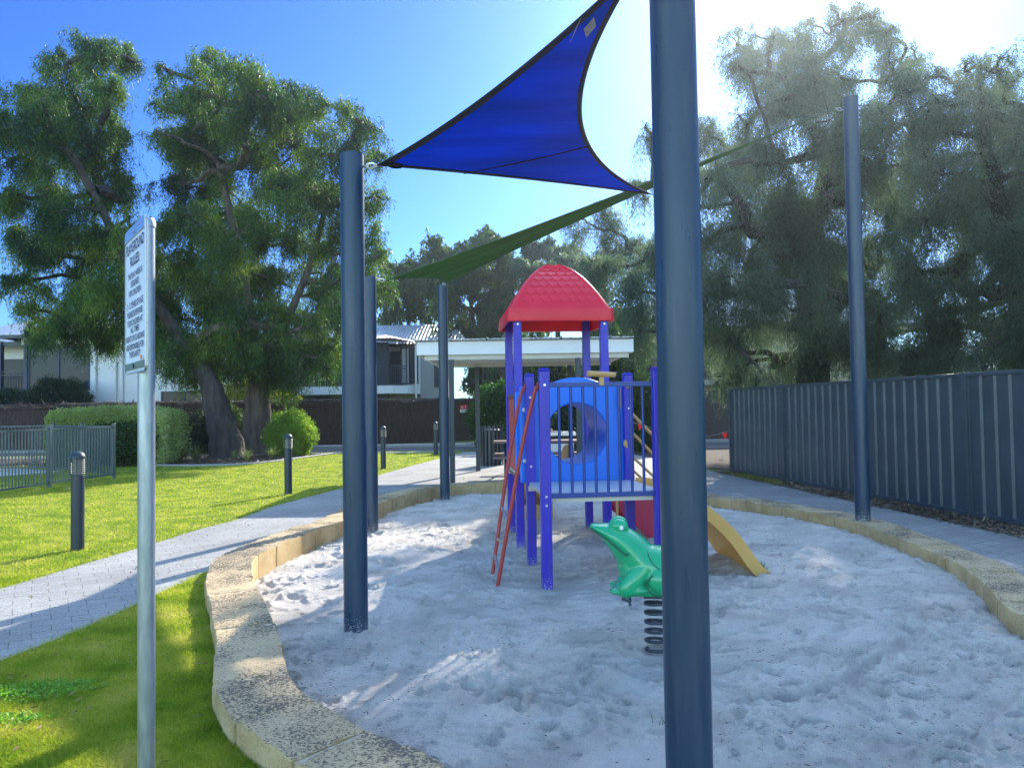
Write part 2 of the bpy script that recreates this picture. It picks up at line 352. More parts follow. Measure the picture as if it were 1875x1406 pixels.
sheet('garden_bed', [[tuple(p) for p in bed]], .012, mulch_m)
sheet('mulch_strip', [[tuple(p) for p in (FA+fn_*.35, FB+fn_*.5, FB+fd*3+fn_*.55, FB+fd*3-fn_*.4, FA-fn_*.4)]], .008, mulch_m)
sheet('garden_bed', [[(4.3,17.6),(4.85,16.9),(9.5,16.9),(14,25.7),(3.3,25.7),(4.1,19.5)]], .012, mulch_m)
eb = MB(); bp_ = catmull([Vector((p.x,p.y,.02)) for p in bedpts], 6); eb.tube(bp_, .035, 6); o = eb.build('garden_edging', conc); o['kind'] = 'structure'
deckp = [(-30,20.6),(-12.2,20.6),(-11.2,18.9),(-9.6,17.6),(-30,16.2)]
sheet('pool_deck', [[(-30,21.6),(-14.6,21.6),(-11.4,19.5),(-12.4,17.9),(-15,16.9),(-30,16.6)]], .016, M('pale_paving', (.55,.53,.50), (.48,.46,.44), 4, .8))

# ------------------------------------------------------------ sand
def fftnoise(N, beta, kmin, kmax, seed):
    r = np.random.default_rng(seed); f = np.fft.fft2(r.normal(size=(N,N)))
    k = np.sqrt(np.add.outer(np.fft.fftfreq(N)**2, np.fft.fftfreq(N)**2))*N; k[0,0] = 1
    a = k**(-beta); a[(k<kmin)|(k>kmax)] = 0; a[0,0] = 0
    z = np.fft.ifft2(f*a).real; return z/z.std()
NS = 1024; TILE = 7.0
n_lo = fftnoise(NS, 1.6, 2, 12, 1); n_mid = fftnoise(NS, 1.5, 12, 90, 2); n_hi = fftnoise(NS, 1.0, 70, 340, 3); n_mask = fftnoise(NS, 1.3, 2, 20, 4)
def samp(n, X, Y):
    u = (X/TILE % 1)*NS; v = (Y/TILE % 1)*NS; i = np.floor(u).astype(int); j = np.floor(v).astype(int); a = u-i; b = v-j
    i0_, i1_, j0_, j1_ = i%NS, (i+1)%NS, j%NS, (j+1)%NS
    return n[i0_,j0_]*(1-a)*(1-b)+n[i1_,j0_]*a*(1-b)+n[i0_,j1_]*(1-a)*b+n[i1_,j1_]*a*b
minx, maxx = min(p[0] for p in PIT)-.02, max(p[0] for p in PIT)+.02; miny, maxy = min(p[1] for p in PIT)-.02, max(p[1] for p in PIT)+.02
ys = [miny]
while ys[-1] < maxy: ys.append(ys[-1]+max(.0085, .0028*max(ys[-1],2.0)))
ys = np.array(ys); xs = np.arange(minx, maxx, .0125)
X, Y = np.meshgrid(xs, ys)
Z = .011*samp(n_lo, X, Y)
mask = 1/(1+np.exp(-2.2*(samp(n_mask, X+1, Y+2)-.15)))
Z += mask*(.0020*samp(n_mid, X, Y)) + .0012*samp(n_mid, X+3, Y) + (.0009+.0020*mask)*samp(n_hi, X, Y)
n_cr = fftnoise(NS, 1.35, 10, 200, 9)
cr = samp(n_cr, X+1.7, Y*1.6+.4); Z -= .006*mask*np.exp(-(cr/.07)**2) + .002*np.exp(-(cr/.05)**2)
cr2 = samp(n_cr, X*1.4+3.1, Y*1.9+2.4); Z -= .003*mask*np.exp(-(cr2/.08)**2)
dist_in = np.full(X.shape, 9.0)
for k in range(0, len(inn), 2):
    dist_in = np.minimum(dist_in, np.hypot(X-inn[k].x, Y-inn[k].y))
def dent(cx, cy, r, h, asp=1, ang=0, rim=.45):
    global Z
    R2 = 3.2*r*asp; i0 = np.searchsorted(ys, cy-R2); i1 = np.searchsorted(ys, cy+R2); j0 = np.searchsorted(xs, cx-R2); j1 = np.searchsorted(xs, cx+R2)
    if i1 <= i0 or j1 <= j0: return
    x = X[i0:i1,j0:j1]-cx; y = Y[i0:i1,j0:j1]-cy; a = x*math.cos(ang)+y*math.sin(ang); b = -x*math.sin(ang)+y*math.cos(ang)
    q = (a/(r*asp))**2+(b/r)**2
    Z[i0:i1,j0:j1] += -h*np.exp(-q**1.5)+h*rim*np.exp(-(np.sqrt(q)-1.45)**2/.12)
rs = random.Random(5)
for k in range(5200):
    cx = rs.uniform(minx, maxx); cy = rs.uniform(1.5, maxy)
    big = rs.random() < .25
    dent(cx, cy, (rs.uniform(.030,.050) if big else rs.uniform(.011,.022))*(1+.03*cy), rs.uniform(.012,.028) if big else rs.uniform(.010,.022), rs.uniform(1.2,2.8), rs.gauss(0,.7), rs.uniform(.3,.8))
def trail(pts, wd, h, clod=0, rough=.5):
    P = catmull([Vector(p) for p in pts], 30); n_ = len(P)
    for i, p in enumerate(P):
        f = min(1, 4*i/n_, 4*(n_-i)/n_)*(.85+.3*math.sin(i*.31))
        dent(p.x, p.y, wd, h*.34*f*rs.uniform(.9,1.1), 1.0, 0, .22)
    for _ in range(clod):
        p = rs.choice(P); a = rs.gauss(0,1)*.16; b = rs.gauss(0,1)*.16-.1
        dent(p.x+a, p.y+b, rs.uniform(.010,.028), -rs.uniform(.005,.014), rs.uniform(1,1.6), rs.uniform(0,3), -.05)
sg_ = lambda L: [G(x,y,SANDZ) for x, y in L]
trail(sg_([(1330,1292),(1400,1285),(1500,1268),(1580,1235),(1650,1195),(1690,1150),(1700,1100)]), .055, .030, 800)
trail(sg_([(1200,1290),(1120,1285),(1050,1262),(980,1235),(900,1225)]), .045, .008, 700)
trail(sg_([(1320,1330),(1450,1350),(1600,1362),(1700,1355),(1760,1342)]), .035, .014, 420)
trail(sg_([(1775,1250),(1768,1220),(1750,1200)]), .04, .012, 120)
trail(sg_([(1400,1000),(1500,1040),(1600,1090),(1700,1130),(1800,1200)]), .05, .012, 260)
trail(sg_([(1860,1270),(1800,1330),(1720,1370)]), .06, .01, 240)
trail(sg_([(760,960),(830,990),(900,1010)]), .06, .01, 200)
trail(sg_([(740,1180),(900,1150),(1060,1140)]), .05, .006, 160)
for (x, y, r, h) in ((725,1140,.22,.055),(655,1150,.14,-.03),(1362,1040,.22,-.075),(1330,1030,.15,-.05),(1190,975,.3,-.07),(1205,1195,.16,.025),(1110,1240,.10,-.05),(1095,1262,.16,.03),(610,1240,.22,-.02),(1670,1015,.25,-.03),(690,978,.2,.03)):
    p = G(x,y,SANDZ); dent(p.x, p.y, r, h, 1.3, 0, .1)
p = G(1500,990,SANDZ); Z += .10/(1+np.exp(-(X-2.4)*1.6))
Z += SANDZ - .03*np.exp(-dist_in/.25)
keep = pip(X, Y, PIT)
NX = len(xs); idx = np.arange(X.size).reshape(X.shape)
q = np.stack([idx[:-1,:-1], idx[:-1,1:], idx[1:,1:], idx[1:,:-1]], -1).reshape(-1,4)
q = q[keep.ravel()[q].all(axis=1)]
used = np.unique(q); rem = np.full(X.size, -1); rem[used] = np.arange(len(used))
V = np.stack([X.ravel(), Y.ravel(), Z.ravel()], -1)[used]
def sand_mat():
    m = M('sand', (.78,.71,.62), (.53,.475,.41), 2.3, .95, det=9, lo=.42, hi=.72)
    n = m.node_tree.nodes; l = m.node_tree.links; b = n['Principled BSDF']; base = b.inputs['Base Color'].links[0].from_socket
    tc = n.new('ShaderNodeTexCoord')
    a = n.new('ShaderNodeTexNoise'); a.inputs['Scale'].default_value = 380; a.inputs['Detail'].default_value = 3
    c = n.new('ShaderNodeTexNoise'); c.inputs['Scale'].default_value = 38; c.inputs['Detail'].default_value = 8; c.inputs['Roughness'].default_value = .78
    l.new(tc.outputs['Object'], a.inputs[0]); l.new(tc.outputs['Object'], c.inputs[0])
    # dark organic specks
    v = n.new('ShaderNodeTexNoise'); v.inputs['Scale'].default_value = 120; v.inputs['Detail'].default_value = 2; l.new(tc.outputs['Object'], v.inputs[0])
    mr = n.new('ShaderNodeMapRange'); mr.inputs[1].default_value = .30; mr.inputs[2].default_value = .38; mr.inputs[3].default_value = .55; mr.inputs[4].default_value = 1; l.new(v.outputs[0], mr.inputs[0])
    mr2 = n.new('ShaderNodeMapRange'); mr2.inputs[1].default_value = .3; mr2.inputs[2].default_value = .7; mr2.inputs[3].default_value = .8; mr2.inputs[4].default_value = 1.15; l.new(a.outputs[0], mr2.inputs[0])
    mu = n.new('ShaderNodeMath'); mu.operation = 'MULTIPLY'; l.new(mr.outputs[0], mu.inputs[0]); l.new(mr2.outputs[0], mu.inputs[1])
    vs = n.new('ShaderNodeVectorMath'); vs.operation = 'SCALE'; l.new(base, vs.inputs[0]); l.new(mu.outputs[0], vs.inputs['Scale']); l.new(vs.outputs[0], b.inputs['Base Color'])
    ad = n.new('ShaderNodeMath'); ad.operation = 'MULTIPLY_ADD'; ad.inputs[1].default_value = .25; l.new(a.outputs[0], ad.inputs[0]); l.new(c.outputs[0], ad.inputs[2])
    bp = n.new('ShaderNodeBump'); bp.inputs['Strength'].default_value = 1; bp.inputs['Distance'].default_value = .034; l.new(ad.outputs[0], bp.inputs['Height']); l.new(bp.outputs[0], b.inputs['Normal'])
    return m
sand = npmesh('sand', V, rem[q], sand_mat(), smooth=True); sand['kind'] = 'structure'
def sand_z(x, y):
    i = min(max(np.searchsorted(ys, y),0),len(ys)-1); j = min(max(np.searchsorted(xs, x),0),len(xs)-1); return float(Z[i,j])
# leaf litter and bark bits scattered on the sand
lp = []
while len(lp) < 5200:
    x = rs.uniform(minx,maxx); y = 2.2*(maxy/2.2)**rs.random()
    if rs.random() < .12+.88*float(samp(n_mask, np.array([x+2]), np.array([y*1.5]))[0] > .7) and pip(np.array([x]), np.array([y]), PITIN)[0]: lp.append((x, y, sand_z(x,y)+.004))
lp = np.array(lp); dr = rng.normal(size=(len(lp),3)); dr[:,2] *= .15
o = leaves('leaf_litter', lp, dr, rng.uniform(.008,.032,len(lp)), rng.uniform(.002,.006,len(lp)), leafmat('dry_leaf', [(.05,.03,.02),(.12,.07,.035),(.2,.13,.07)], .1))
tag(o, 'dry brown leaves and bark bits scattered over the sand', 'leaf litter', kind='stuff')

# ------------------------------------------------------------ limestone wall
def stone_mat():
    m = M('limestone', (.46,.31,.13), (.58,.42,.21), 5, .9)
    n = m.node_tree.nodes; l = m.node_tree.links; b = n['Principled BSDF']; base = b.inputs['Base Color'].links[0].from_socket
    tc = n.new('ShaderNodeTexCoord'); g = n.new('ShaderNodeNewGeometry'); sx = n.new('ShaderNodeSeparateXYZ'); l.new(g.outputs['Normal'], sx.inputs[0])
    a = n.new('ShaderNodeTexNoise'); a.inputs['Scale'].default_value = 72; a.inputs['Detail'].default_value = 5; a.inputs['Roughness'].default_value = .7; l.new(tc.outputs['Object'], a.inputs[0])
    big = n.new('ShaderNodeTexNoise'); big.inputs['Scale'].default_value = 3.2; big.inputs['Detail'].default_value = 2; l.new(tc.outputs['Object'], big.inputs[0])
    s = n.new('ShaderNodeMath'); s.operation = 'MULTIPLY_ADD'; s.inputs[1].default_value = .42; l.new(big.outputs[0], s.inputs[0]); l.new(a.outputs[0], s.inputs[2])
    mr = n.new('ShaderNodeMapRange'); mr.inputs[1].default_value = .71; mr.inputs[2].default_value = .80; l.new(s.outputs[0], mr.inputs[0])
    up = n.new('ShaderNodeMapRange'); up.inputs[1].default_value = .3; up.inputs[2].default_value = .8; up.inputs[3].default_value = .3; l.new(sx.outputs[2], up.inputs[0])
    mu = n.new('ShaderNodeMath'); mu.operation = 'MULTIPLY'; l.new(mr.outputs[0], mu.inputs[0]); l.new(up.outputs[0], mu.inputs[1])
    mx = n.new('ShaderNodeMix'); mx.data_type = 'RGBA'; l.new(mu.outputs[0], mx.inputs[0]); l.new(base, mx.inputs[6]); mx.inputs[7].default_value = (.11,.09,.07,1)
    ua = n.new('ShaderNodeMapRange'); ua.inputs[1].default_value = .3; ua.inputs[2].default_value = .9; ua.inputs[3].default_value = 0; ua.inputs[4].default_value = .55; l.new(sx.outputs[2], ua.inputs[0])
    mg = n.new('ShaderNodeMix'); mg.data_type = 'RGBA'; l.new(ua.outputs[0], mg.inputs[0]); l.new(base, mg.inputs[6]); mg.inputs[7].default_value = (.42,.32,.20,1); l.new(mg.outputs[2], mx.inputs[6])
    l.new(mx.outputs[2], b.inputs['Base Color'])
    f = n.new('ShaderNodeTexNoise'); f.inputs['Scale'].default_value = 70; f.inputs['Detail'].default_value = 6; l.new(tc.outputs['Object'], f.inputs[0])
    sb = n.new('ShaderNodeMath'); sb.operation = 'SUBTRACT'; l.new(f.outputs[0], sb.inputs[0]); l.new(mu.outputs[0], sb.inputs[1])
    bp = n.new('ShaderNodeBump'); bp.inputs['Strength'].default_value = .6; bp.inputs['Distance'].default_value = .008; l.new(sb.outputs[0], bp.inputs['Height']); l.new(bp.outputs[0], b.inputs['Normal'])
    return m
stone = stone_mat()
# arc-length resample of the mid line
cum = [0]
for i in range(1, len(mid)+1): cum.append(cum[-1]+(mid[i%len(mid)]-mid[i-1]).length)
def at_len(s, P):
    s %= cum[-1]; lo = max(0, np.searchsorted(cum, s)-1); t = (s-cum[lo])/max(1e-6, cum[lo+1]-cum[lo]); return P[lo%len(P)].lerp(P[(lo+1)%len(P)], t)
nb = round(cum[-1]/.5); bl = cum[-1]/nb
wall = empty('limestone_wall', (0,0,0), 0, 'low curved limestone block wall edging the sandpit, top speckled with black lichen', 'retaining wall')
wb = MB()
for k in range(nb):
    s0 = k*bl+.009; s1 = (k+1)*bl-.009; NA, NB_ = 14, 6; dz = rs.uniform(-.006,.006); dsh = rs.uniform(-.006,.006)
    sd_ = rs.random()*10
    prof = [(0,-.3),(0,-.1),(0,-.02),(.0,TOPZ-.015),(.02,TOPZ)]+[(t,TOPZ) for t in (.1,.2,.3,.4,.5,.6,.7,.8,.9)]+[(.98,TOPZ),(1,TOPZ-.015),(1,-.02),(1,-.1),(1,-.3)]
    def fn(u, v):
        s = s0+(s1-s0)*u; a, z = prof[round(v*(len(prof)-1))]
        pi, po = at_len(s, inn), at_len(s, outl); p = pi.lerp(po, a)
        nn = (math.sin(sd_+a*17+u*9)+math.sin(sd_*2+u*23+a*11)+math.sin(u*41+a*31+sd_)+.5*math.sin(u*67+a*53+sd_*3))*.0028
        e = .010 if u in (0, 1) and z > TOPZ-.01 else 0
        nrm = (po-pi).normalized(); p = p+nrm*((math.sin(sd_+u*7)*.003+dsh) if z < TOPZ-.001 else dsh)
        return (p.x, p.y, z+(nn+dz if z > -.05 else 0)-e)
    kk = len(wb.v); wb.grid(fn, NA, len(prof)-1); m_ = len(prof)
    wb.f.append(tuple(kk+j*(NA+1) for j in range(m_))); wb.f.append(tuple(kk+j*(NA+1)+NA for j in range(m_-1,-1,-1)))
wb.build('stone_course', stone, wall, smooth=True)
mb = MB(); NM = 260
prof2 = [(.03,-.3),(.03,TOPZ-.014),(.97,TOPZ-.014),(.97,-.3)]
mb.grid(lambda u, v: (lambda p, z: (p.x,p.y,z))(at_len(u*cum[-1], inn).lerp(at_len(u*cum[-1], outl), prof2[round(v*3)][0]), prof2[round(v*3)][1]), NM, 3)
mb.build('mortar', M('mortar', (.50,.43,.30), (.40,.34,.25), 12, .9, bump=.4, bscale=90), wall)

# ------------------------------------------------------------ shade posts
def shade_post(p, top, label, r=.0825, base=None):
    t = empty('shade_post', (p[0], p[1], base if base is not None else SANDZ), 0, label, 'post', 'dark blue shade sail posts')
    b0 = t.location.z; h = top-b0
    MB().lathe([(r,-.3),(r,h*.5),(r,h)], n=40).build('pole', pole_m, t, smooth=True)
    MB().lathe([(r-.004,h),(r-.002,h+.004),(r-.012,h+.008)], n=40).build('cap', pole_m, t, smooth=True)
    return t
pA = G(652,1156,SANDZ); pB = G(681,972,SANDZ); pC = G(815,914,SANDZ); pR = G(1580,952,TOPZ)
pN = Vector((D(1247.5,744,2.75).x, 2.75, 0)); pH = G(1256,1085,SANDZ)
zA = D(644,284,pA.y).z; zB = D(676,508,pB.y).z; zC = D(809,524,pC.y).z; zR = D(1553,180,pR.y).z
shade_post(pN, 3.35, 'thick dark blue steel shade post standing nearest, right in front of the frog rider')
shade_post(pA, zA, 'dark blue shade post in the sand holding the left corner of the blue sail')
shade_post(pB, zB, 'dark blue shade post half hidden behind the thicker looking post left of centre')
shade_post(pC, zC, 'dark blue shade post at the back left, under the tip of the green sail')
shade_post(pR, zR, 'tall dark blue shade post set in the limestone wall beside the metal fence', base=TOPZ)
shade_post(pH, D(1235,335,pH.y).z, 'dark blue shade post behind the frog rider holding the low corner of the blue sail')

# ------------------------------------------------------------ shade sails
def sail(name, label, A, B, C, sags, colm, hemm, hem_w=.065, anchors=()):
    root = empty(name, ((A+B+C)/3), 0, label, 'shade sail'); O = root.location.copy()
    cen = (A+B+C)/3
    ins = [(cen-(A+B)/2).normalized(), (cen-(B+C)/2).normalized(), (cen-(C+A)/2).normalized()]
    def S(a, b, c):
        return A*a+B*b+C*c + ins[0]*4*a*b*sags[0]*(1-c) + ins[1]*4*b*c*sags[1]*(1-a)**.5 + ins[2]*4*c*a*sags[2]*(1-b)
    n = 44; ix = {}; vs = []; fs = []
    for i in range(n+1):
        for j in range(n+1-i): ix[i,j] = len(vs); vs.append(S(i/n, j/n, 1-(i+j)/n)-O)
    for i in range(n):
        for j in range(n-i):
            fs.append((ix[i,j], ix[i+1,j], ix[i,j+1]))
            if i+j < n-1: fs.append((ix[i+1,j], ix[i+1,j+1], ix[i,j+1]))
    f = MB().add(vs, fs).build('fabric', colm, root, smooth=True)
    m = f.modifiers.new('s','SOLIDIFY'); m.thickness = .0015; m.offset = 0
    hb = MB()
    H = [(2*((B-A).cross(C-A)).length/2)/((B-A).length), ((B-A).cross(C-A)).length/((C-B).length), ((B-A).cross(C-A)).length/((A-C).length)]
    for e in range(3):
        dl = hem_w/H[e]
        def fn(u, v, e=e, dl=dl):
            w_ = v*dl; t = u; k = 1-w_
            ab = [(1-t)*k, t*k]
            if e == 0: return S(ab[0], ab[1], w_)-O
            if e == 1: return S(w_, ab[0], ab[1])-O
            return S(ab[1], w_, ab[0])-O
        hb.grid(fn, 60, 2)
    h = hb.build('hem', hemm, root, smooth=True); m = h.modifiers.new('s','SOLIDIFY'); m.thickness = .007; m.offset = 0
    for P, Q in anchors:
        d = (Q-P); k = MB(); k.tube([P-O, P.lerp(Q,.4)-O], .008, 8); 
        ringc = P.lerp(Q,.6)-O; side = d.normalized().cross(Vector((0,0,1))).normalized()
        pts = [ringc + d.normalized()*.035*math.cos(a)+Vector((0,0,1))*.018*math.sin(a) for a in np.linspace(0,2*math.pi,13)]
        k.tube(pts, .006, 6); k.tube([P.lerp(Q,.8)-O, Q-O], .011, 8); k.build('shackle', galv2, root, smooth=True)
    return root, S, O
def fabric_mat(name, c, c2, tr, tc_):
    m = M(name, c, c2, 1.2, .8, spec=.2, transl=tr, lo=.3, hi=.75)
    for nd in m.node_tree.nodes:
        if nd.type == 'BSDF_TRANSLUCENT':
            for lk in list(nd.inputs[0].links): m.node_tree.links.remove(lk)
            nd.inputs[0].default_value = (*tc_, 1)
    return m
blue_f = fabric_mat('blue_shade_cloth', (.003,.07,.42), (.006,.11,.54), .6, (.001,.115,.58))
def weave(m, sc, dirty):
    n = m.node_tree.nodes; l = m.node_tree.links; b = n['Principled BSDF']; tc = n.new('ShaderNodeTexCoord')
    w1 = n.new('ShaderNodeTexNoise'); w1.inputs['Scale'].default_value = sc; w1.inputs['Detail'].default_value = 1
    bp = n.new('ShaderNodeBump'); bp.inputs['Strength'].default_value = .6; bp.inputs['Distance'].default_value = .003; l.new(tc.outputs['Object'], w1.inputs[0]); l.new(w1.outputs[0], bp.inputs['Height']); l.new(bp.outputs[0], b.inputs['Normal'])
    mp = n.new('ShaderNodeMapping'); mp.inputs['Scale'].default_value = (.5,2.2,2.2); mp.inputs['Rotation'].default_value = (0,0,R_(35)); l.new(tc.outputs['Object'], mp.inputs[0])
    st = n.new('ShaderNodeTexNoise'); st.inputs['Scale'].default_value = 1.6; st.inputs['Detail'].default_value = 7; l.new(mp.outputs[0], st.inputs[0])
    r = n.new('ShaderNodeMapRange'); r.inputs[1].default_value = .35; r.inputs[2].default_value = .7; r.inputs[3].default_value = dirty; r.inputs[4].default_value = 1.15; l.new(st.outputs[0], r.inputs[0])
    for nd in list(n):
        if nd.type == 'BSDF_TRANSLUCENT':
            v = n.new('ShaderNodeVectorMath'); v.operation = 'SCALE'; v.inputs[0].default_value = tuple(nd.inputs[0].default_value)[:3]; l.new(r.outputs[0], v.inputs['Scale']); l.new(v.outputs[0], nd.inputs[0])
weave(blue_f, 420, .55)
hem_b = M('blue_hem', (.008,.010,.022), (.014,.016,.03), 20, .8)
sA = D(690,303,pA.y-.02); sB = D(1196,357,pH.y-.02); sC = D(1188,-85,2.80)
rt, SB, OB = sail('blue_shade_sail', 'bright blue triangular shade sail with dark hems stretched overhead between three posts', sA, sB, sC, (.05,.42,.10), blue_f, hem_b,
    anchors=((Vector((pA.x+.07,pA.y,sA.z)), sA), (Vector((pH.x-.06,pH.y,sB.z)), sB), (Vector((pN.x-.06,pN.y,sC.z)), sC)))
k = MB()
def seam(a, b, n=24, off=.004):
    return [SB(*(a[i]+(b[i]-a[i])*t/n for i in range(3)))-OB-Vector((0,0,off)) for t in range(n+1)]
k.tube(seam((.0,.58,.42),(.72,.28,0)), .005, 6); k.build('seam', hem_b, rt)
cp = MB()
for t in range(2):
    c0 = (.955-.0*t,.03,.015) if t == 0 else (.93,.045,.025)
cp.tube([SB(.93,.045,.025)-OB+Vector((math.cos(a)*.05,math.sin(a)*.05,-.012)) for a in np.linspace(0,6.28,14)], .006, 6); cp.build('corner_ring', hem_b, rt, smooth=True)
def sail_patch(b0, du, dv):
    q = []
    for (s, t) in ((0,0),(1,0),(1,1),(0,1)):
        b = [b0[i]+du[i]*s+dv[i]*t for i in range(3)]; q.append(SB(*b)-OB-Vector((0,0,.010)))
    return q
pt = M('silver_tape', (.45,.43,.40), (.35,.33,.31), 30, .6)
for b0, du, dv in (((.165,.0,.835),(-.002,.035,-.033),(.012,.0,-.03)), ((.10,.045,.855),(-.035,.045,-.01),(.025,.01,-.035))):
    q = sail_patch(b0, du, dv); k = MB(); k.poly(q, (0,0,.003)); k.build('tape_patch', pt, rt)
green_f = fabric_mat('green_shade_cloth', (.065,.15,.06), (.085,.19,.07), .5, (.12,.26,.07)); weave(green_f, 420, .7)
hem_g = M('green_hem', (.05,.13,.07), None, rough=.8)
gA = D(706,513,pB.y-.02); gB = D(816,520,pC.y-.1); gC = D(1530,199,pR.y-.05)
sail('green_shade_sail', 'long green shade sail seen edge on, rising to the tall right post', gA, gB, gC, (.18,.40,.32), green_f, hem_g, .04,
    anchors=((Vector((pB.x+.07,pB.y,gA.z)), gA), (Vector((pC.x,pC.y-.07,gB.z)), gB), (Vector((pR.x-.07,pR.y,gC.z)), gC)))

# ------------------------------------------------------------ rules sign
pl = D(230,560,3.07); pr = D(267,535,2.755)
ztop, zbot = D(267,391,2.755).z, D(271,678,2.755).z
u = Vector((pr.x-pl.x, pr.y-pl.y, 0)); Wp = u.length; u.normalize(); nrm = Vector((u.y, -u.x, 0)); Hp = ztop-zbot
cpt = Vector(((pl.x+pr.x)/2, (pl.y+pr.y)/2, 0))
postp = Vector((D(268,700,2.93).x, 2.93, 0)); 
sroot = empty('sign_post', (postp.x, postp.y, 0), 0, 'galvanised round post with a tall white PLAYGROUND RULES board', 'sign')
ptop = D(276,402,2.93).z
MB().lathe([(.031,-.2),(.031,1.0),(.031,ptop-.02)], n=32).build('pole', galv, sroot, smooth=True)
MB().lathe([(.034,ptop-.03),(.034,ptop-.012),(.028,ptop+.004),(.01,ptop+.01)], n=32).build('cap', galv, sroot, smooth=True)
panc = postp - nrm*0.0
# board centre: keep the image position of both edges
O2 = Vector((postp.x, postp.y, 0))
def SP(a, z, off=0.0):      # a along the board from its left edge, z from its bottom
    p = Vector((pl.x, pl.y, 0))+u*a + nrm*off; return Vector((p.x, p.y, zbot+z))-O2
def rrect(w_, h_, r, n=5):
    out = []
    for cx, cz, a0 in ((w_-r,r,-90),(w_-r,h_-r,0),(r,h_-r,90),(r,r,180)):
        for k in range(n+1):
            a = R_(a0+90*k/n); out.append((cx+r*math.cos(a), cz+r*math.sin(a)))
    return out
sgn_w = M('sign_white', (.74,.75,.80), (.68,.69,.74), 6, .35)
k = MB(); k.poly([SP(a,z,0) for a, z in rrect(Wp,Hp,.02)], tuple(nrm*-.004)); board = k.build('sign_board', sgn_w, sroot)
k = MB(); 
ra = rrect(Wp,Hp,.02); rb = [(.006+(a)*(Wp-.012)/Wp, .006+z*(Hp-.012)/Hp) for a, z in ra]
n_ = len(ra); k.add([SP(a,z,.003) for a, z in ra]+[SP(a,z,.003) for a, z in rb]+[SP(a,z,-.006) for a, z in ra], [(i,(i+1)%n_,n_+(i+1)%n_,n_+i) for i in range(n_)]+[(i,(i+1)%n_,2*n_+(i+1)%n_,2*n_+i) for i in range(n_)])
k.build('edge_trim', galv2, board)
k = MB(); k.poly([SP(.006,Hp-.045,.004),SP(Wp-.006,Hp-.045,.004),SP(Wp-.006,Hp-.006,.004),SP(.006,Hp-.006,.004)], tuple(nrm*-.002)); k.build('top_strip', galv2, board)
k = MB(); k.poly([SP(.012,.014,.004),SP(Wp-.012,.014,.004),SP(Wp-.012,.040,.004),SP(.012,.040,.004)], tuple(nrm*-.002)); k.build('bottom_strip', M('grey_green_strip', (.13,.17,.14), None, rough=.5), board)
for a, z, r, mm in ((Wp*.5,Hp-.028,.009,galv2),(Wp*.5,.026,.008,dark_m),(Wp-.045,.050,.009,M('orange_mark', (.8,.2,.03), None, rough=.5))):
    k = MB(); c = SP(a,z,.006); k.tube([c, c+nrm*.003], r, 12); k.build('bolt' if mm is not MATS.get('orange_mark') else 'orange_mark', mm, board)
ink = M('navy_ink', (.02,.02,.09), None, rough=.6)
def serif_text(body, size):
    """built-in font outlines turned into a mesh, with slab serifs kept by a slight outline offset"""
    cu = bpy.data.curves.new('t', 'FONT'); cu.body = body; cu.size = size; cu.align_x = 'CENTER'; cu.align_y = 'CENTER'; cu.offset = size*.012; cu.space_character = 1.0
    ob = bpy.data.objects.new('t', cu); COL.objects.link(ob); bpy.context.view_layer.update()
    me = bpy.data.meshes.new_from_object(ob.evaluated_get(bpy.context.evaluated_depsgraph_get())); bpy.data.objects.remove(ob); return me
def place_text(body, size, wmax, a, z, parent, SPf, mat, off=.0025, sx=None):
    me = serif_text(body, size); xsn = [v.co.x for v in me.vertices]; wd = max(xsn)-min(xsn); s = wmax/wd if wd > 0 else 1
    for v in me.vertices:
        q = SPf(a+(v.co.x-(max(xsn)+min(xsn))/2)*s, z+v.co.y, off); v.co = q
    me.materials.append(mat); me.name = 'lettering'; o = bpy.data.objects.new('lettering', me); COL.objects.link(o); o.parent = parent; return o
for body, fr, size, wf in (('PLAYGROUND',.135,.060,.86),('RULES:',.235,.056,.44),('THIS PLAY AREA IS',.335,.034,.70),('DESIGNED',.395,.034,.40),('FOR CHILDREN',.46,.034,.58),('2 - 12 YEARS OF AGE',.545,.036,.80),('PLEASE SUPERVISE',.61,.034,.74),('YOUR CHILDREN AT',.672,.034,.76),('ALL TIMES',.725,.034,.42),('PARENTS OR GUARDIANS',.785,.034,.92),('ARE RESPONSIBLE FOR',.845,.034,.86),('THEIR SAFETY',.9,.034,.56)):
    place_text(body, size*.96, Wp*wf, Wp*.5, Hp*(1-(.015+fr*.955)), board, SP, ink)

# ------------------------------------------------------------ play structure
P1 = G(1002,1078,SANDZ); P2 = G(975,1031,SANDZ)
vax = Vector((-.098,1,0)).normalized(); rzp = math.atan2(-vax.x, vax.y)
ps = empty('play_structure', (P1.x, P1.y, SANDZ), rzp, 'purple blue playground tower with red shingled roof, blue tunnel, red ladder and yellow arched climber', 'play structure')
BW, BD = .98, 1.03; DK = .80; RT = 1.83
def post(u_, v_, h, parent=ps):
    p = MB().bb(u_-.045,u_+.045,v_-.045,v_+.045,-.3,h).build('post', purple, parent, bevel=.008)
    if h < 2: MB().add([(u_+a*.047,v_+b*.047,h+.001) for a, b in ((-1,-1),(1,-1),(1,1),(-1,1))]+[(u_+a*.035,v_+b*.035,h+.022) for a, b in ((-1,-1),(1,-1),(1,1),(-1,1))],
        [(0,1,5,4),(1,2,6,5),(2,3,7,6),(3,0,4,7),(4,5,6,7),(3,2,1,0)]).build('post_cap', purple, p)
for v_ in (0, BD):
    for u_ in (0, BW): post(u_, v_, RT)
for v_ in (2*BD, 3*BD):
    for u_ in (0, BW): post(u_, v_, 2.62)
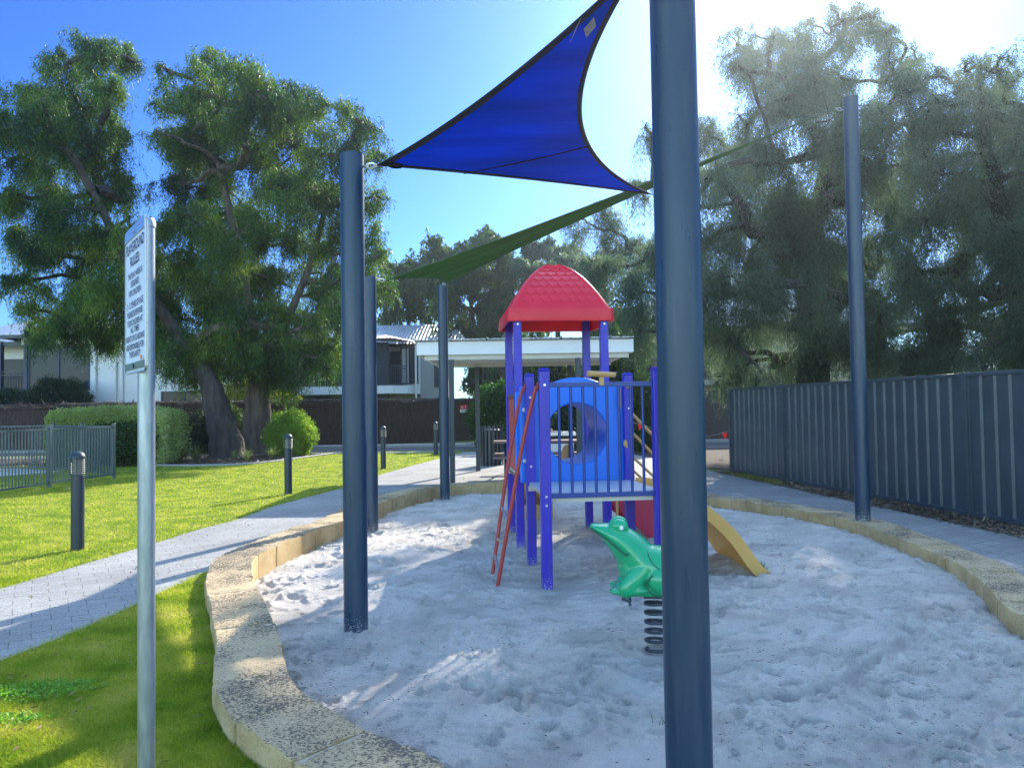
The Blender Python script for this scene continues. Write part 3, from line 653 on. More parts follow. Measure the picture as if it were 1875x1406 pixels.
def deck(v0, v1):
    k = MB(); k.bb(-.02,BW+.02,v0,v1,DK-.035,DK); d = k.build('deck', deck_m, ps, bevel=.006)
    MB().bb(-.03,BW+.03,v0-.01,v0+.02,DK-.085,DK-.036).build('deck_frame', cream, d)
    MB().bb(-.03,BW+.03,v1-.02,v1+.01,DK-.085,DK-.036).build('deck_frame', cream, d)
deck(.05,BD-.05); deck(2*BD+.05,3*BD-.05)
g_ = MB().bb(.045,BW-.045,-.014,.014,1.69,1.73).build('guard_rail', navy, ps, bevel=.004)
MB().bb(.045,BW-.045,-.014,.014,DK-.045,DK-.005).build('bottom_rail', navy, g_, bevel=.004)
for i in range(8):
    a = .125+i*.1035; MB().tube([(a,0,DK-.006),(a,0,1.695)], .0125, 12).build('baluster', navy, g_, smooth=True)
for (a, b, z) in ((0,-.046,1.71),(BW,-.046,1.71),(0,-.046,DK-.025),(BW,-.046,DK-.025),(0,-.046,DK-.10),(BW,-.046,DK-.10)):
    MB().tube([(a,b,z),(a,b-.007,z)], .011, 10).build('bolt', galv2, ps, smooth=True)
for (a, b, z) in ((0,BD-.046,1.62),(0,BD-.046,.95),(0,2*BD-.046,1.60),(0,2*BD-.046,.86),(BW,BD-.046,1.5),(BW,BD-.046,DK-.06),(BW,2*BD-.046,2.45),(0,2*BD-.046,2.45)):
    MB().tube([(a,b,z),(a,b-.007,z)], .011, 10).build('bolt', galv2, ps, smooth=True)
# telescope
tl = MB(); c = Vector((.50,-.01,1.795)); dx = Vector((.13,.03,-.006)); tl.tube([c-dx, c-dx*.96, c+dx*.9], [.024,.025,.022], 16); tele = tl.build('toy_telescope', rail_tan, ps, smooth=True)
MB().tube([c+dx*.9, c+dx*1.04], .025, 16).build('eyepiece', black_m, tele, smooth=True)
MB().bb(.475,.515,-.02,.012,1.70,1.772).build('bracket', rail_tan, tele, bevel=.004)
# tunnel: two end plates with a round hole and the barrel between
def plate(v0, v1, u0, u1, z0, z1, cu, cz, r, hump):
    out = []; N = 72
    for i in range(N):
        a = 2*math.pi*i/N; dxx, dzz = math.cos(a), math.sin(a); ts = []
        if dxx > 1e-6: ts.append((u1-cu)/dxx)
        if dxx < -1e-6: ts.append((u0-cu)/dxx)
        if dzz > 1e-6: ts.append((z1-cz)/dzz)
        if dzz < -1e-6: ts.append((z0-cz)/dzz)
        t = min(ts); x, z = cu+dxx*t, cz+dzz*t
        hz = cz+math.sqrt(max(0, hump**2-(x-cu)**2)) if abs(x-cu) < hump else 0
        if dzz > 0 and z >= z1-1e-6 and hz > z1: t2 = hump; x, z = cu+dxx*t2, cz+dzz*t2
        out.append((x, z))
    vs = []; 
    for v_ in (v0, v1):
        vs += [(cu+r*math.cos(2*math.pi*i/N), v_, cz+r*math.sin(2*math.pi*i/N)) for i in range(N)]
        vs += [(x, v_, z) for x, z in out]
    fs = []
    for i in range(N):
        j = (i+1)%N; fs += [(i,j,N+j,N+i), (2*N+i,3*N+i,3*N+j,2*N+j), (i,2*N+i,2*N+j,j), (N+i,N+j,3*N+j,3*N+i)]
    return MB().add(vs, fs)
tun = plate(BD+.05, BD+.13, -.09, BW-.03, DK-.02, 1.73, .475, 1.255, .305, .56).build('tunnel_panel', blue_pl, ps, smooth=True, bevel=.014, seg=3)
plate(2*BD-.13, 2*BD-.06, -.05, BW-.03, DK-.02, 1.70, .475, 1.255, .305, .55).build('tunnel_panel', blue_pl, ps, smooth=True, bevel=.014, seg=3)
N = 48; bv = []; bf = []
for v_, r in ((BD+.10,.306),(2*BD-.10,.306),(2*BD-.10,.325),(BD+.10,.325)):
    bv += [(.475+r*math.cos(2*math.pi*i/N), v_, 1.255+r*math.sin(2*math.pi*i/N)) for i in range(N)]
for s_ in range(4):
    for i in range(N):
        j = (i+1)%N; a = s_*N; b = ((s_+1)%4)*N; bf.append((a+i,a+j,b+j,b+i))
MB().add(bv, bf).build('tunnel_barrel', blue_pl, ps, smooth=True)
for z_ in (1.0,1.5):
    MB().tube([(-.05,BD+.03,z_),(-.05,BD+.07,z_)], .02, 10).build('bolt', galv2, tun, smooth=True)
# red slatted side panel
sp = MB()
for i in range(9): v0 = 2*BD+.05+i*.1035; sp.bb(-.018,.012,v0,v0+.098,DK-.03,1.63)
pn = sp.build('side_panel', brick_red, ps, bevel=.006)
MB().bb(-.024,.02,2*BD+.046,3*BD-.046,1.632,1.68).build('panel_cap', M('brown_trim', (.16,.08,.06), None, rough=.5), pn, bevel=.005)
MB().bb(-.024,.02,2*BD+.046,3*BD-.046,DK-.07,DK-.032).build('panel_cap', MATS['brown_trim'], pn, bevel=.005)
# back hoop rail of the tower
hp = MB(); hp.tube(catmull([(.25,3*BD,DK+.0),(.25,3*BD,1.5),(.3,3*BD,1.6),(.7,3*BD,1.6),(.75,3*BD,1.5),(.75,3*BD,DK)], 6), .014, 10); hp.build('hoop_rail', navy, ps, smooth=True)
# ladder on the left side
l1 = [(-.055,.02,1.70),(-.09,.03,1.60),(-.21,.06,1.08),(-.455,.13,-.25)]; l2 = [(-.05,BD-.03,1.72),(-.085,BD-.05,1.66),(-.12,BD-.12,1.55),(-.25,BD-.24,.95),(-.455,BD-.42,-.25)]
lad = MB().tube(catmull([Vector(p) for p in l1], 5), .017, 12).build('ladder', rail_red, ps, smooth=True)
MB().tube(catmull([Vector(p) for p in l2], 5), .017, 12).build('ladder_rail', rail_red, lad, smooth=True)
for z_ in (.60,.355,.11):
    def at(l, z):
        P = catmull([Vector(p) for p in l], 10); return min(P, key=lambda q: abs(q.z-z))
    MB().tube([at(l1,z_), at(l2,z_)], .0125, 10).build('rung', galv2, lad, smooth=True)
for (a, b, c) in ((-.046,BD-.03,1.72),(-.046,.02,1.70)): MB().tube([(a,b,c),(a-.012,b,c)], .033, 16).build('flange', rail_red, lad, smooth=True)
# stairs with maroon stringers and tan handrails on the tower's right
st_v0, st_v1 = 2*BD+.08, 3*BD-.08; u0s = BW+.05
stl = empty('stairs', (0,0,0)); stl.parent = ps
for v_ in (st_v0, st_v1):
    prof = [(u0s,DK),(u0s,DK-.36),(u0s+.47,.0),(u0s+.47,-.2),(u0s+1.12,-.2),(u0s+1.12,-.06),(u0s+.06,DK)]
    MB().poly([(a, v_-.02, z) for a, z in prof], (0,.04,0)).build('stringer', maroon, stl, bevel=.006)
for i in range(4): MB().bb(u0s+.12+i*.22,u0s+.35+i*.22,st_v0+.02,st_v1-.02,DK-.19-i*.19,DK-.16-i*.19).build('step', maroon, stl)
for v_, s_ in ((st_v0-.03,0),(st_v1+.03,.0)):
    MB().tube(catmull([(BW+.03,v_,1.68),(BW+.10,v_,1.66),(BW+.38,v_,1.37),(BW+.80,v_,.93),(BW+.86,v_,.82),(BW+.87,v_,.6),(BW+.87,v_,.2),(BW+.87,v_,-.2)], 6), .019, 12).build('handrail', rail_tan, stl, smooth=True)
    MB().tube([(BW+.03,v_,1.22),(BW+.87,v_,.42)], .015, 10).build('handrail', rail_tan, stl, smooth=True)
MB().tube([(BW-.08,BD-.01,1.70),(BW-.08,BD-.01,1.50)], .01, 8).build('grab_bar', rail_tan, ps, smooth=True)
MB().tube([(BW+.045,2*BD-.3,.0),(BW+.045,2*BD-.3,1.75)], .016, 10).build('support_tube', rail_tan, ps, smooth=True)
MB().ell((BW-.045,BD-.055,1.155),(.022,.02,.036)).ell((BW-.035,BD-.07,1.125),(.012,.012,.016)).build('hand_hold', rail_tan, ps, smooth=True)
MB().ell((BW-.01,BD-.055,1.715),(.02,.02,.02)).build('hand_hold', rail_tan, ps, smooth=True)
# yellow arched climber on the right of the front deck
arc = catmull([Vector((BW+.03,0,DK+.02)),Vector((BW+.22,0,DK+.0)),Vector((BW+.45,0,DK-.155)),Vector((BW+.70,0,DK-.38)),Vector((BW+.92,0,DK-.68)),Vector((BW+1.06,0,-.02)),Vector((BW+1.10,0,-.25))], 8)
def arc_n(i):
    t = (arc[min(i+1,len(arc)-1)]-arc[max(i-1,0)]).normalized(); return Vector((t.z,0,-t.x))*-1
cs = [(.10,0),(.10,.0),(.10,.105),(.16,.105),(.16,.03),(.84,.03),(.84,.105),(.90,.105),(.90,0)]   # (v, height above the panel)
k = MB(); vs = []; n_ = len(cs)
for i, p in enumerate(arc):
    nn = arc_n(i)
    if nn.z < 0: nn = -nn
    rip = .012*math.sin(i*1.55) 
    for (v_, h) in cs: q = p-nn*.10+nn*(h+(rip if .2 < v_ < .8 or h == .03 else 0)); vs.append((q.x, v_, q.z))
fs = [(i*n_+j, i*n_+(j+1)%n_, (i+1)*n_+(j+1)%n_, (i+1)*n_+j) for i in range(len(arc)-1) for j in range(n_)]
k.add(vs, fs); cl_ = k.build('arched_climber', yellow_pl, ps, smooth=True, bevel=.006)
p_ = arc[22]; MB().ell((p_.x+.02,.5,p_.z+.03),(.03,.04,.02)).build('foot_hold', yellow_pl, cl_, smooth=True)
# tan slide at the back of the tower
sl = catmull([Vector((.48,3*BD+.02,DK)),Vector((.48,3*BD+.25,DK-.05)),Vector((.46,3*BD+.75,DK-.38)),Vector((.44,3*BD+1.2,.22)),Vector((.42,3*BD+1.6,.1)),Vector((.4,3*BD+1.9,.08))], 6)
cs2 = [(-.3,.24),(-.25,.26),(-.22,.24),(-.2,.03),(.2,.03),(.22,.24),(.25,.26),(.3,.24),(.28,-.03),(-.28,-.03)]
k = MB(); vs = []
for p in sl:
    for a, h in cs2: vs.append((p.x+a, p.y, p.z+h))
n_ = len(cs2); k.add(vs, [(i*n_+j, i*n_+(j+1)%n_, (i+1)*n_+(j+1)%n_, (i+1)*n_+j) for i in range(len(sl)-1) for j in range(n_)]+[tuple(range(n_)), tuple((len(sl)-1)*n_+j for j in range(n_))])
k.build('slide', tan_pl, ps, smooth=True)
k = MB(); k.bb(.2,.66,3*BD+.9,3*BD+1.2,-.2,.2); k.build('slide_foot', tan_pl, ps, bevel=.03)
# roof
RC = Vector((.485, 2.5*BD, 2.5)); RH = .585; RISE = .60
def roof_fn(top=True):
    def fn(s, t):
        a, b = s*2-1, t*2-1; m_ = (abs(a)**14+abs(b)**14)**(1/14); m_ = min(m_, 1.0)
        z = RISE*(1-m_**1.85) if top else (RISE-.04)*(1-m_**1.85)
        a2, b2 = a*RH, b*RH; dz = 0
        if top:
            A_, B_ = (a, b) if abs(b) >= abs(a) else (b, a); q = abs(B_)
            latr = abs(A_)/max(q,1e-3)
            if .14 < q < .93 and latr < .80:
                rowf = (.93-q)/.105; row = math.floor(rowf); fr = rowf-row
                xx = A_*RH/.105 + (.5 if row % 2 else 0); fx = xx-math.floor(xx)-.5
                edge = .62*(1-math.sqrt(max(0, 1-(2*fx)**2)))     # scalloped lower edge
                g2 = fr-edge
                dz = .020*(1-max(0,g2)) if g2 > 0 else .0
                dz *= min(1, (.93-q)/.02)
            ribd = abs(abs(a)-abs(b))
            if latr > .86 and q > .05: dz = .020*min(1,(latr-.86)/.05)
            if q >= .93: dz = .016
        return (RC.x+a2, RC.y+b2, RC.z+.10+z+dz)
    return fn
k = MB(); k.grid(roof_fn(True), 220, 220); roof = k.build('roof', red_pl, ps, smooth=True)
k = MB(); k.grid(roof_fn(False), 30, 30); k.build('roof_lining', red_pl, roof, smooth=True)
def skirt(h0, h1, out, z1, z0):
    k = MB(); R_o = RH+out; pts = []
    for (sx_, sy_, a0) in ((1,-1,-90),(1,1,0),(-1,1,90),(-1,-1,180)):
        for i in range(7):
            a = R_(a0+90*i/6); pts.append((RC.x+sx_*(R_o-.06)+.06*math.cos(a), RC.y+sy_*(R_o-.06)+.06*math.sin(a)))
    n_ = len(pts); cx, cy = RC.x, RC.y
    rings = []
    for (f, z) in ((1.0,z1),(1.025,z0+.01),(1.02,z0),(.97,z0),(.955,z1-.01)):
        rings.append([((x-cx)*f+cx, (y-cy)*f+cy, z) for x, y in pts])
    vs = [p for r in rings for p in r]; m_ = len(rings)
    k.add(vs, [(i*n_+j, i*n_+(j+1)%n_, ((i+1)%m_)*n_+(j+1)%n_, ((i+1)%m_)*n_+j) for i in range(m_) for j in range(n_)])
    return k
skirt(0,0,.012,RC.z+.125,RC.z-.02).build('roof_rim', red_pl, roof, smooth=True)

# ------------------------------------------------------------ frog spring rider
fb = G(1209,1188,SANDZ)
FS = fb.y/FP
frog = empty('spring_rider', (fb.x, fb.y, SANDZ), R_(-7), 'glossy green frog spring rider on a dark coil spring in the sand', 'spring rider')
def FU(x, y): return ((x-1209)*FS, (1188-y)*FS)
E = MB()
def chain(pts, n=10):       # pts: (u, w, v, ru, rw, rv)
    P = catmull([Vector(p[:3]) for p in pts], n); Q = catmull([Vector(p[3:6]) for p in pts], n)
    for p, q in zip(P, Q): E.ell(p, q, 20, 14)
chain([(-.405,0,.765,.022,.055,.018),(-.37,0,.755,.04,.085,.030),(-.31,0,.725,.06,.105,.060),(-.24,0,.68,.085,.12,.095),(-.17,0,.61,.105,.13,.125),(-.09,0,.53,.12,.145,.135),(.0,0,.51,.12,.155,.135),(.10,0,.50,.12,.15,.13),(.19,0,.47,.10,.12,.11),(.25,0,.44,.05,.08,.06)])
for s_ in (-1,1):
    E.ell((-.243,s_*.062,.776),(.058,.045,.045), 20, 14)
    E.ell((.045,s_*.135,.445),(.125,.055,.088), 24, 14, Matrix.Rotation(R_(12),3,'Y'))
    E.ell((.12,s_*.15,.39),(.12,.045,.03), 20, 12)
    E.ell((-.255,s_*.085,.378),(.055,.055,.024), 20, 12)
    P = [Vector((-.07,s_*.09,.54)),Vector((-.12,s_*.105,.49)),Vector((-.165,s_*.115,.44)),Vector((-.20,s_*.115,.40))]
    for i, p in enumerate(catmull(P, 5)): E.ell(p, (.070-.0008*i,.05,.06), 16, 10)
    E.ell((-.15,s_*.10,.39),(.11,.06,.035), 20, 12)
E.ell((-.205,0,.384),(.088,.15,.033), 24, 12); E.ell((-.15,0,.39),(.12,.15,.045), 24, 12); E.ell((-.12,0,.46),(.10,.13,.11),20,14); E.ell((-.17,0,.52),(.09,.12,.10),20,14); E.bb(-.25,.27,-.13,.13,.352,.395)
body = E.build('body', green_pl, frog, smooth=True)
rm = body.modifiers.new('r','REMESH'); rm.mode = 'VOXEL'; rm.voxel_size = .0065; rm.use_smooth_shade = True
sm = body.modifiers.new('s','SMOOTH'); sm.factor = .5; sm.iterations = 9
def surf_line(pts, off, r, name, mat):
    MB().tube(catmull([Vector(p) for p in pts], 8), r, 8).build(name, mat, body, smooth=True)
for s_ in (-1,1):
    surf_line([(-.424,s_*.012,.757),(-.40,s_*.060,.746),(-.36,s_*.094,.724),(-.31,s_*.116,.692),(-.265,s_*.130,.656),(-.225,s_*.141,.622),(-.205,s_*.145,.608),(-.190,s_*.145,.618)], 0, .0065, 'mouth_line', green_dk)
    surf_line([(-.07,s_*.02,.668),(-.072,s_*.08,.640),(-.065,s_*.12,.60),(-.04,s_*.145,.555),(-.005,s_*.158,.53)], 0, .003, 'seat_seam', green_dk)
    surf_line([(-.045,s_*.165,.49),(-.082,s_*.158,.45),(-.075,s_*.165,.405),(-.04,s_*.175,.375),(.02,s_*.18,.36)], 0, .0045, 'leg_crease', green_dk)
    ey = MB().ell((-.228,s_*.104,.768),(.013,.010,.015), 20, 14).build('eye', M('eye_white', (.78,.8,.8), None, rough=.25, coat=.5), body, smooth=True)
MB().tube([(-.235,-.17,.352),(-.19,-.17,.335),(-.185,-.17,.31)], .010, 10).tube([(-.185,-.17,.335),(-.185,.17,.335)], .009, 8).build('foot_peg', dark_m, frog, smooth=True)
MB().bb(-.10,.10,-.10,.10,.335,.352).build('mount_plate', dark_m, frog, bevel=.003)
sp_pts = []
turns = 6.3; 
for i in range(int(turns*28)+1):
    a = 2*math.pi*i/28; z = -.03+.36*i/(turns*28); r = .088+.0*z; sp_pts.append((r*math.cos(a), r*math.sin(a), z))
MB().tube(sp_pts, .0105, 10).build('coil_spring', M('spring_steel', (.035,.045,.06), (.055,.065,.08), 10, .35, .3), frog, smooth=True)

# ------------------------------------------------------------ bollard lights
def bollard(first=None, loc=None, label=''):
    if first is None:
        t = empty('bollard_light', loc, 0, label, 'bollard light', 'bollard lights on the lawn')
        MB().lathe([(.066,-.1),(.066,.80),(.060,.806)], n=28).build('post', dark_m, t, smooth=True)
        h = MB(); h.lathe([(.074,.975),(.076,.985),(.074,1.0),(.062,1.03),(.036,1.052),(.005,1.06)], n=28).build('dome', dark_m, t, smooth=True)
        r = MB()
        for i in range(8):
            z = .822+i*.0205; a = [(.074*math.cos(q), .074*math.sin(q), z) for q in np.linspace(0,2*math.pi,25)]; r.tube(a, .0045, 6)
        for q in range(4): r.tube([(.074*math.cos(q*1.57+.4), .074*math.sin(q*1.57+.4), .806),(.074*math.cos(q*1.57+.4), .074*math.sin(q*1.57+.4), .98)], .005, 6)
        r.build('louvre', dark_m, t, smooth=True)
        MB().lathe([(.05,.807),(.05,.974)], n=20).build('lens', M('lamp_glass', (.5,.5,.45), None, rough=.2, transl=.4), t, smooth=True)
        return t
    t = copy_tree(first); t.location = loc; t['label'] = label; return t
b0 = bollard(None, G(142,1007), 'dark bollard light nearest, on the grass left of the rules sign')
bollard(b0, G(528,905), 'dark bollard light on the lawn in front of the round bush')
bollard(b0, G(702,859), 'dark bollard light just right of the half hidden shade post')
bollard(b0, G(798,833), 'dark bollard light farthest off, near the brush fence end')
for o_ in (b0,): pass

# ------------------------------------------------------------ metal fence on the right
fence_m = M('slate_steel', (.042,.062,.078), (.055,.078,.095), 2.5, .40, .1, bump=.25, bscale=3, bdist=.01)
mf = empty('metal_fence', (FA.x, FA.y, 0), math.atan2(fd.y, fd.x), 'tall slate grey ribbed steel fence along the paving on the right', 'fence')
PWD = 2.37; FT = 1.80
for i in range(5):
    x0 = i*PWD; MB().bb(x0-.03,x0+.03,-.03,.03,-.2,FT+.012).build('post', fence_m, mf, bevel=.004)
for i in range(5):
    x0 = i*PWD+.035; x1 = (i+1)*PWD-.035; L = x1-x0; n = 10; prof = []
    pitch_ = L/n
    for j in range(n):
        a = x0+j*pitch_; prof += [(a,.012),(a+pitch_*.62,.012),(a+pitch_*.72,-.016),(a+pitch_*.92,-.016)]
    prof.append((x1,.012)); k = MB(); vs = []
    for z in (.07, FT-.03): vs += [(a, b, z) for a, b in prof]
    m_ = len(prof); k.add(vs, [(j,j+1,m_+j+1,m_+j) for j in range(m_-1)]); pnl = k.build('panel', fence_m, mf)
    md = pnl.modifiers.new('s','SOLIDIFY'); md.thickness = .002
    MB().bb(x0,x1,-.024,.024,FT-.045,FT).build('rail', fence_m, pnl, bevel=.004); MB().bb(x0,x1,-.024,.024,.03,.085).build('rail', fence_m, pnl, bevel=.004)

# ------------------------------------------------------------ pool fence
pf_m = M('pool_fence_paint', (.045,.075,.08), (.055,.09,.095), 3, .4)
pf = empty('pool_fence', G(90,893), 0, 'grey green tubular pool fence standing on the lawn at the left edge', 'fence'); PO = Vector(pf.location)
run = [G(-260,950), G(90,893), G(208,876), Vector((G(100,862).x+.0, 19.9, 0)), Vector((-19,19.9,0))]
run = [Vector((p.x,p.y,0))-PO for p in run]
for j in range(len(run)-1):
    a, b = run[j], run[j+1]; d = (b-a); L = d.length; d.normalize(); npn = max(1, round(L/2.4)); rz = math.atan2(d.y, d.x)
    for i in range(npn):
        s0 = a+d*(L*i/npn); s1 = a+d*(L*(i+1)/npn); LL = (s1-s0).length
        MB().bb(s0.x-.032,s0.x+.032,s0.y-.032,s0.y+.032,0,1.25).build('post', pf_m, pf, bevel=.004)
        k = MB(); mid_ = (s0+s1)/2
        for z in (.10,1.17): k.box((mid_.x,mid_.y,z),(LL-.064,.028,.036), rz)
        npk = int(LL/.088)
        for q_ in range(1, npk):
            p = s0+d*(LL*q_/npk); k.box((p.x,p.y,.635),(.016,.016,1.035), rz)
        k.build('panel', pf_m, pf)
MB().bb(run[-1].x-.03,run[-1].x+.03,run[-1].y-.03,run[-1].y+.03,0,1.25).build('post', pf_m, pf)

# ------------------------------------------------------------ brush fence and its signs
brush = M('brushwood', (.055,.034,.028), (.115,.075,.06), 9, .95, bump=1, bscale=30, stretch=(6,6,.35), bdist=.05)
bfp = [Vector((-1.70,35,0)),Vector((-8,31.3,0)),Vector((-14,30.6,0)),Vector((-24,30.6,0))]
bf = empty('brush_fence', bfp[0], 0, 'long dark brown brushwood fence with a rounded top in front of the apartments', 'fence'); BO = bfp[0]
k = MB(); vs = []; line = []
for j in range(3):
    n = 40
    for i in range(n+(j==2)): line.append(bfp[j].lerp(bfp[j+1], i/n))
for p in line:
    t = (bfp[1]-bfp[0]).normalized() if p.x > -8 else (bfp[2]-bfp[1]).normalized(); nn = Vector((-t.y,t.x,0)); h = 1.88+.02*math.sin(p.x*3)+.015*math.sin(p.x*7.3) - (.12 if p.x < -18 else 0)
    for (a, z) in ((-.09,-.1),(-.09,h-.10),(-.14,h-.06),(-.12,h),(0,h+.05),(.12,h),(.14,h-.06),(.09,h-.1),(.09,-.1)): q = p-BO+nn*a; vs.append((q.x,q.y,z))
n_ = 9; k.add(vs, [(i*n_+j, i*n_+j+1, (i+1)*n_+j+1, (i+1)*n_+j) for i in range(len(line)-1) for j in range(n_-1)]+[tuple(range(n_))])
k.build('brush_panel', brush, bf)
P = []; 
for _ in range(9000):
    p = rs.choice(line)-BO; P.append((p.x+rs.uniform(-.25,.25), p.y+rs.uniform(-.3,.08), rs.choice([rs.uniform(.1,1.8), 1.78+rs.uniform(0,.08)])))
P = np.array(P); dr = rng.normal(size=P.shape)*[.25,.12,0]+[0,0,1.0]; top = P[:,2] > 1.75; dr[top] = rng.normal(size=(top.sum(),3))*[1,.3,.25]
leaves('twigs', P, dr, rng.uniform(.15,.4,len(P)), .02, leafmat('twig', [(.05,.03,.025),(.09,.06,.05),(.16,.115,.09)], .0), bf)
ss = empty('warning_sign', D(849,748,33.9), R_(31), 'small red and white notice fixed near the right end of the brush fence', 'sign')
def SW(a, z, off): return Vector((a-.16, -off, z-.16))
MB().bb(-.18,.18,-.01,.01,-.03,.17).build('sign_panel', M('sign_red', (.55,.03,.04), None, rough=.5), ss)
MB().bb(-.18,.18,-.012,.012,-.17,-.032).build('lower_panel', white_p, ss)
place_text('NO', .13, .11, .08, .22, ss, SW, white_p, .013); place_text('P', .15, .05, .25, .235, ss, SW, white_p, .013)
MB().bb(-.12,.13,-.016,-.0125,-.11,-.075).build('text_bar', black_m, ss)

# ------------------------------------------------------------ buildings
roof_m = M('corrugated_roof', (.42,.44,.46), (.36,.38,.41), 2, .4, .35)
def corr(m, sc):
    n = m.node_tree.nodes; l = m.node_tree.links; tc = n.new('ShaderNodeTexCoord'); wv = n.new('ShaderNodeTexWave'); wv.inputs['Scale'].default_value = sc; wv.bands_direction = 'X'
    bp = n.new('ShaderNodeBump'); bp.inputs['Strength'].default_value = 1; bp.inputs['Distance'].default_value = .05; l.new(tc.outputs['Object'], wv.inputs[0]); l.new(wv.outputs[0], bp.inputs['Height']); l.new(bp.outputs[0], n['Principled BSDF'].inputs['Normal'])
corr(roof_m, 1.6)
glass = M('window_glass', (.022,.04,.06), None, rough=.08, spec=.16)
rend_w = M('white_render', (.82,.83,.84), (.76,.77,.79), 1.5, .8); rend_g = M('beige_render', (.55,.51,.45), (.48,.45,.40), 1.5, .8)
blue_col = M('blue_column', (.022,.04,.075), None, rough=.5)
shade_in = M('dark_interior', (.02,.022,.028), (.035,.038,.045), 2, .8)
def hip_roof(name, x0, x1, y0, y1, z, h, parent, eave=.45, ridge_in=None):
    x0 -= eave; x1 += eave; y0 -= eave; y1 += eave; r = ridge_in if ridge_in else (y1-y0)/2; yc = (y0+y1)/2
    k = MB(); k.add([(x0,y0,z),(x1,y0,z),(x1,y1,z),(x0,y1,z),(x0+r,yc,z+h),(x1-r,yc,z+h)], [(0,1,5,4),(1,2,5),(2,3,4,5),(3,0,4),(3,2,1,0)])
    o = k.build(name, roof_m, parent)
    g = MB(); g.bb(x0,x1,y0-.06,y0-.002,z-.16,z-.0).bb(x0-.06,x0-.002,y0,y1,z-.16,z).bb(x1+.002,x1+.06,y0,y1,z-.16,z); g.build('gutter', dark_m, o)
    return o
def window(parent, x0, x1, y, z0, z1, mull=1, fr=dark_m, curtain=False):
    f = MB(); f.bb(x0,x1,y-.06,y+.02,z0,z0+.07).bb(x0,x1,y-.06,y+.02,z1-.07,z1)
    for i in range(mull+2):
        x = x0+(x1-x0-.07)*i/(mull+1); f.bb(x,x+.07,y-.061,y+.021,z0+.0701,z1-.0701)
    fo = f.build('window', fr, parent); MB().bb(x0+.03,x1-.03,y-.02,y-.005,z0+.03,z1-.03).build('pane', glass, fo)
    if curtain:
        k = MB(); 
        n = 30; k.grid(lambda u, v: (x0+.1+(x1-x0-.2)*.45*u, y-.028-.012*math.sin(u*60), z0+.08+(z1-z0-.16)*v), 60, 1); k.build('curtain', white_p, fo)
    return fo
def balustrade(parent, a, b, z0, h=1.0, n=None):
    a = Vector(a); b = Vector(b); d = b-a; L = d.length; rz = math.atan2(d.y,d.x); k = MB(); m_ = (a+b)/2
    for z in (z0+.08, z0+h-.16, z0+h): k.box((m_.x,m_.y,z),(L,.04,.04), rz)
    nb_ = int(L/.13)
    for i in range(nb_+1):
        p = a+d*(i/nb_); k.box((p.x,p.y,z0+h/2),(.022,.022,h-.05), rz)
    return k.build('balustrade', dark_m, parent)
YH = 36.0
def xz(px, py, Y=YH): p = D(px,py,Y); return p.x, p.z
# left house
lh = empty('house', (xz(100,740)[0], YH, 0), 0, 'white rendered house with pale metal hip roof and wide dark windows behind the left tree', 'house')
def rel(o): return o.location.x, o.location.y
ox, oy = rel(lh)
def L_(px): return xz(px,700)[0]-ox
zt = lambda py, px=120: xz(px,py)[1]
b = MB(); b.bb(L_(165),L_(392),0,8,0,zt(620)); b.bb(L_(-120),L_(164.6),1.6,8,0,zt(620)); b.bb(L_(38),L_(165)-.01,.02,1.59,0,zt(716)); b.bb(L_(38),L_(165)-.01,.02,1.59,zt(630),zt(618)); b.build('wall', rend_w, lh)
window(lh, L_(50), L_(165)-.05, .1, zt(716)+.01, zt(630)-.01, 1, blue_col)
MB().bb(L_(43),L_(49.5),0,.25,0,zt(622)).build('column', blue_col, lh); MB().bb(L_(-3),L_(1),0,.25,0,zt(622)).build('column', blue_col, lh)
MB().bb(L_(-120),L_(33),1.4,1.59,zt(716),zt(652)).build('sliding_door', glass, lh)
MB().bb(L_(-120),L_(42),-.0,1.39,zt(722),zt(716)).build('balcony_floor', conc, lh)
balustrade(lh, (L_(-120),.05,0), (L_(42),.05,0), zt(716), .95)
for px in (176, 213, 225): MB().tube([(L_(px),-.07,0.1),(L_(px),-.07,zt(625))], .055, 10).build('downpipe', white_p, lh, smooth=True)
hip_roof('roof', L_(-140), L_(300), .6, 9, zt(624), 2.0, lh)
hip_roof('roof', L_(38), L_(210), -.35, 4, zt(615), .95, lh)
window(lh, L_(296), L_(380), -.0-.03, zt(738,340), zt(716,340), 1)
MB().bb(L_(380.5),L_(500),.5,4,0,zt(708)).build('low_wing', rend_g, lh)
# middle apartments
YM = 42.0
am = empty('apartment_building', (D(650,740,YM).x, YM, 0), 0, 'two storey apartment block with corrugated roof and a balcony with white plastic chairs', 'building')
ax_ = am.location.x
A_ = lambda px, Y=YM: D(px,700,Y).x-ax_
az = lambda py, px=700, Y=YM: D(px,py,Y).z
MB().bb(A_(440),A_(690),2.2,9,0,az(632)).bb(A_(690)+.01,A_(806),1.5,9,0,az(632)).build('wall', rend_g, am)
k = MB(); k.poly([(A_(470),-1.0,az(722)),(A_(730),-2.2,az(722)),(A_(752),-1.2,az(722)),(A_(764),1.49,az(722)),(A_(764),2.1,az(722)),(A_(470),2.1,az(722))], (0,0,az(708)-az(722))); k.build('balcony_floor', rend_w, am)
balustrade(am, (A_(472),-.9,0), (A_(728),-2.05,0), az(708), 1.05); balustrade(am, (A_(728),-2.05,0), (A_(750),-1.1,0), az(708), 1.05)
k = MB(); k.bb(A_(738),A_(768),.2,1.49,az(722),az(630)); k.build('bay_wall', rend_w, am)
window(am, A_(733), A_(766), .1, az(704), az(636), 2, blue_col, True)
window(am, A_(680), A_(732), 1.4, az(704), az(640), 1, blue_col)
window(am, A_(560), A_(676), 2.1, az(704), az(645), 3, blue_col)
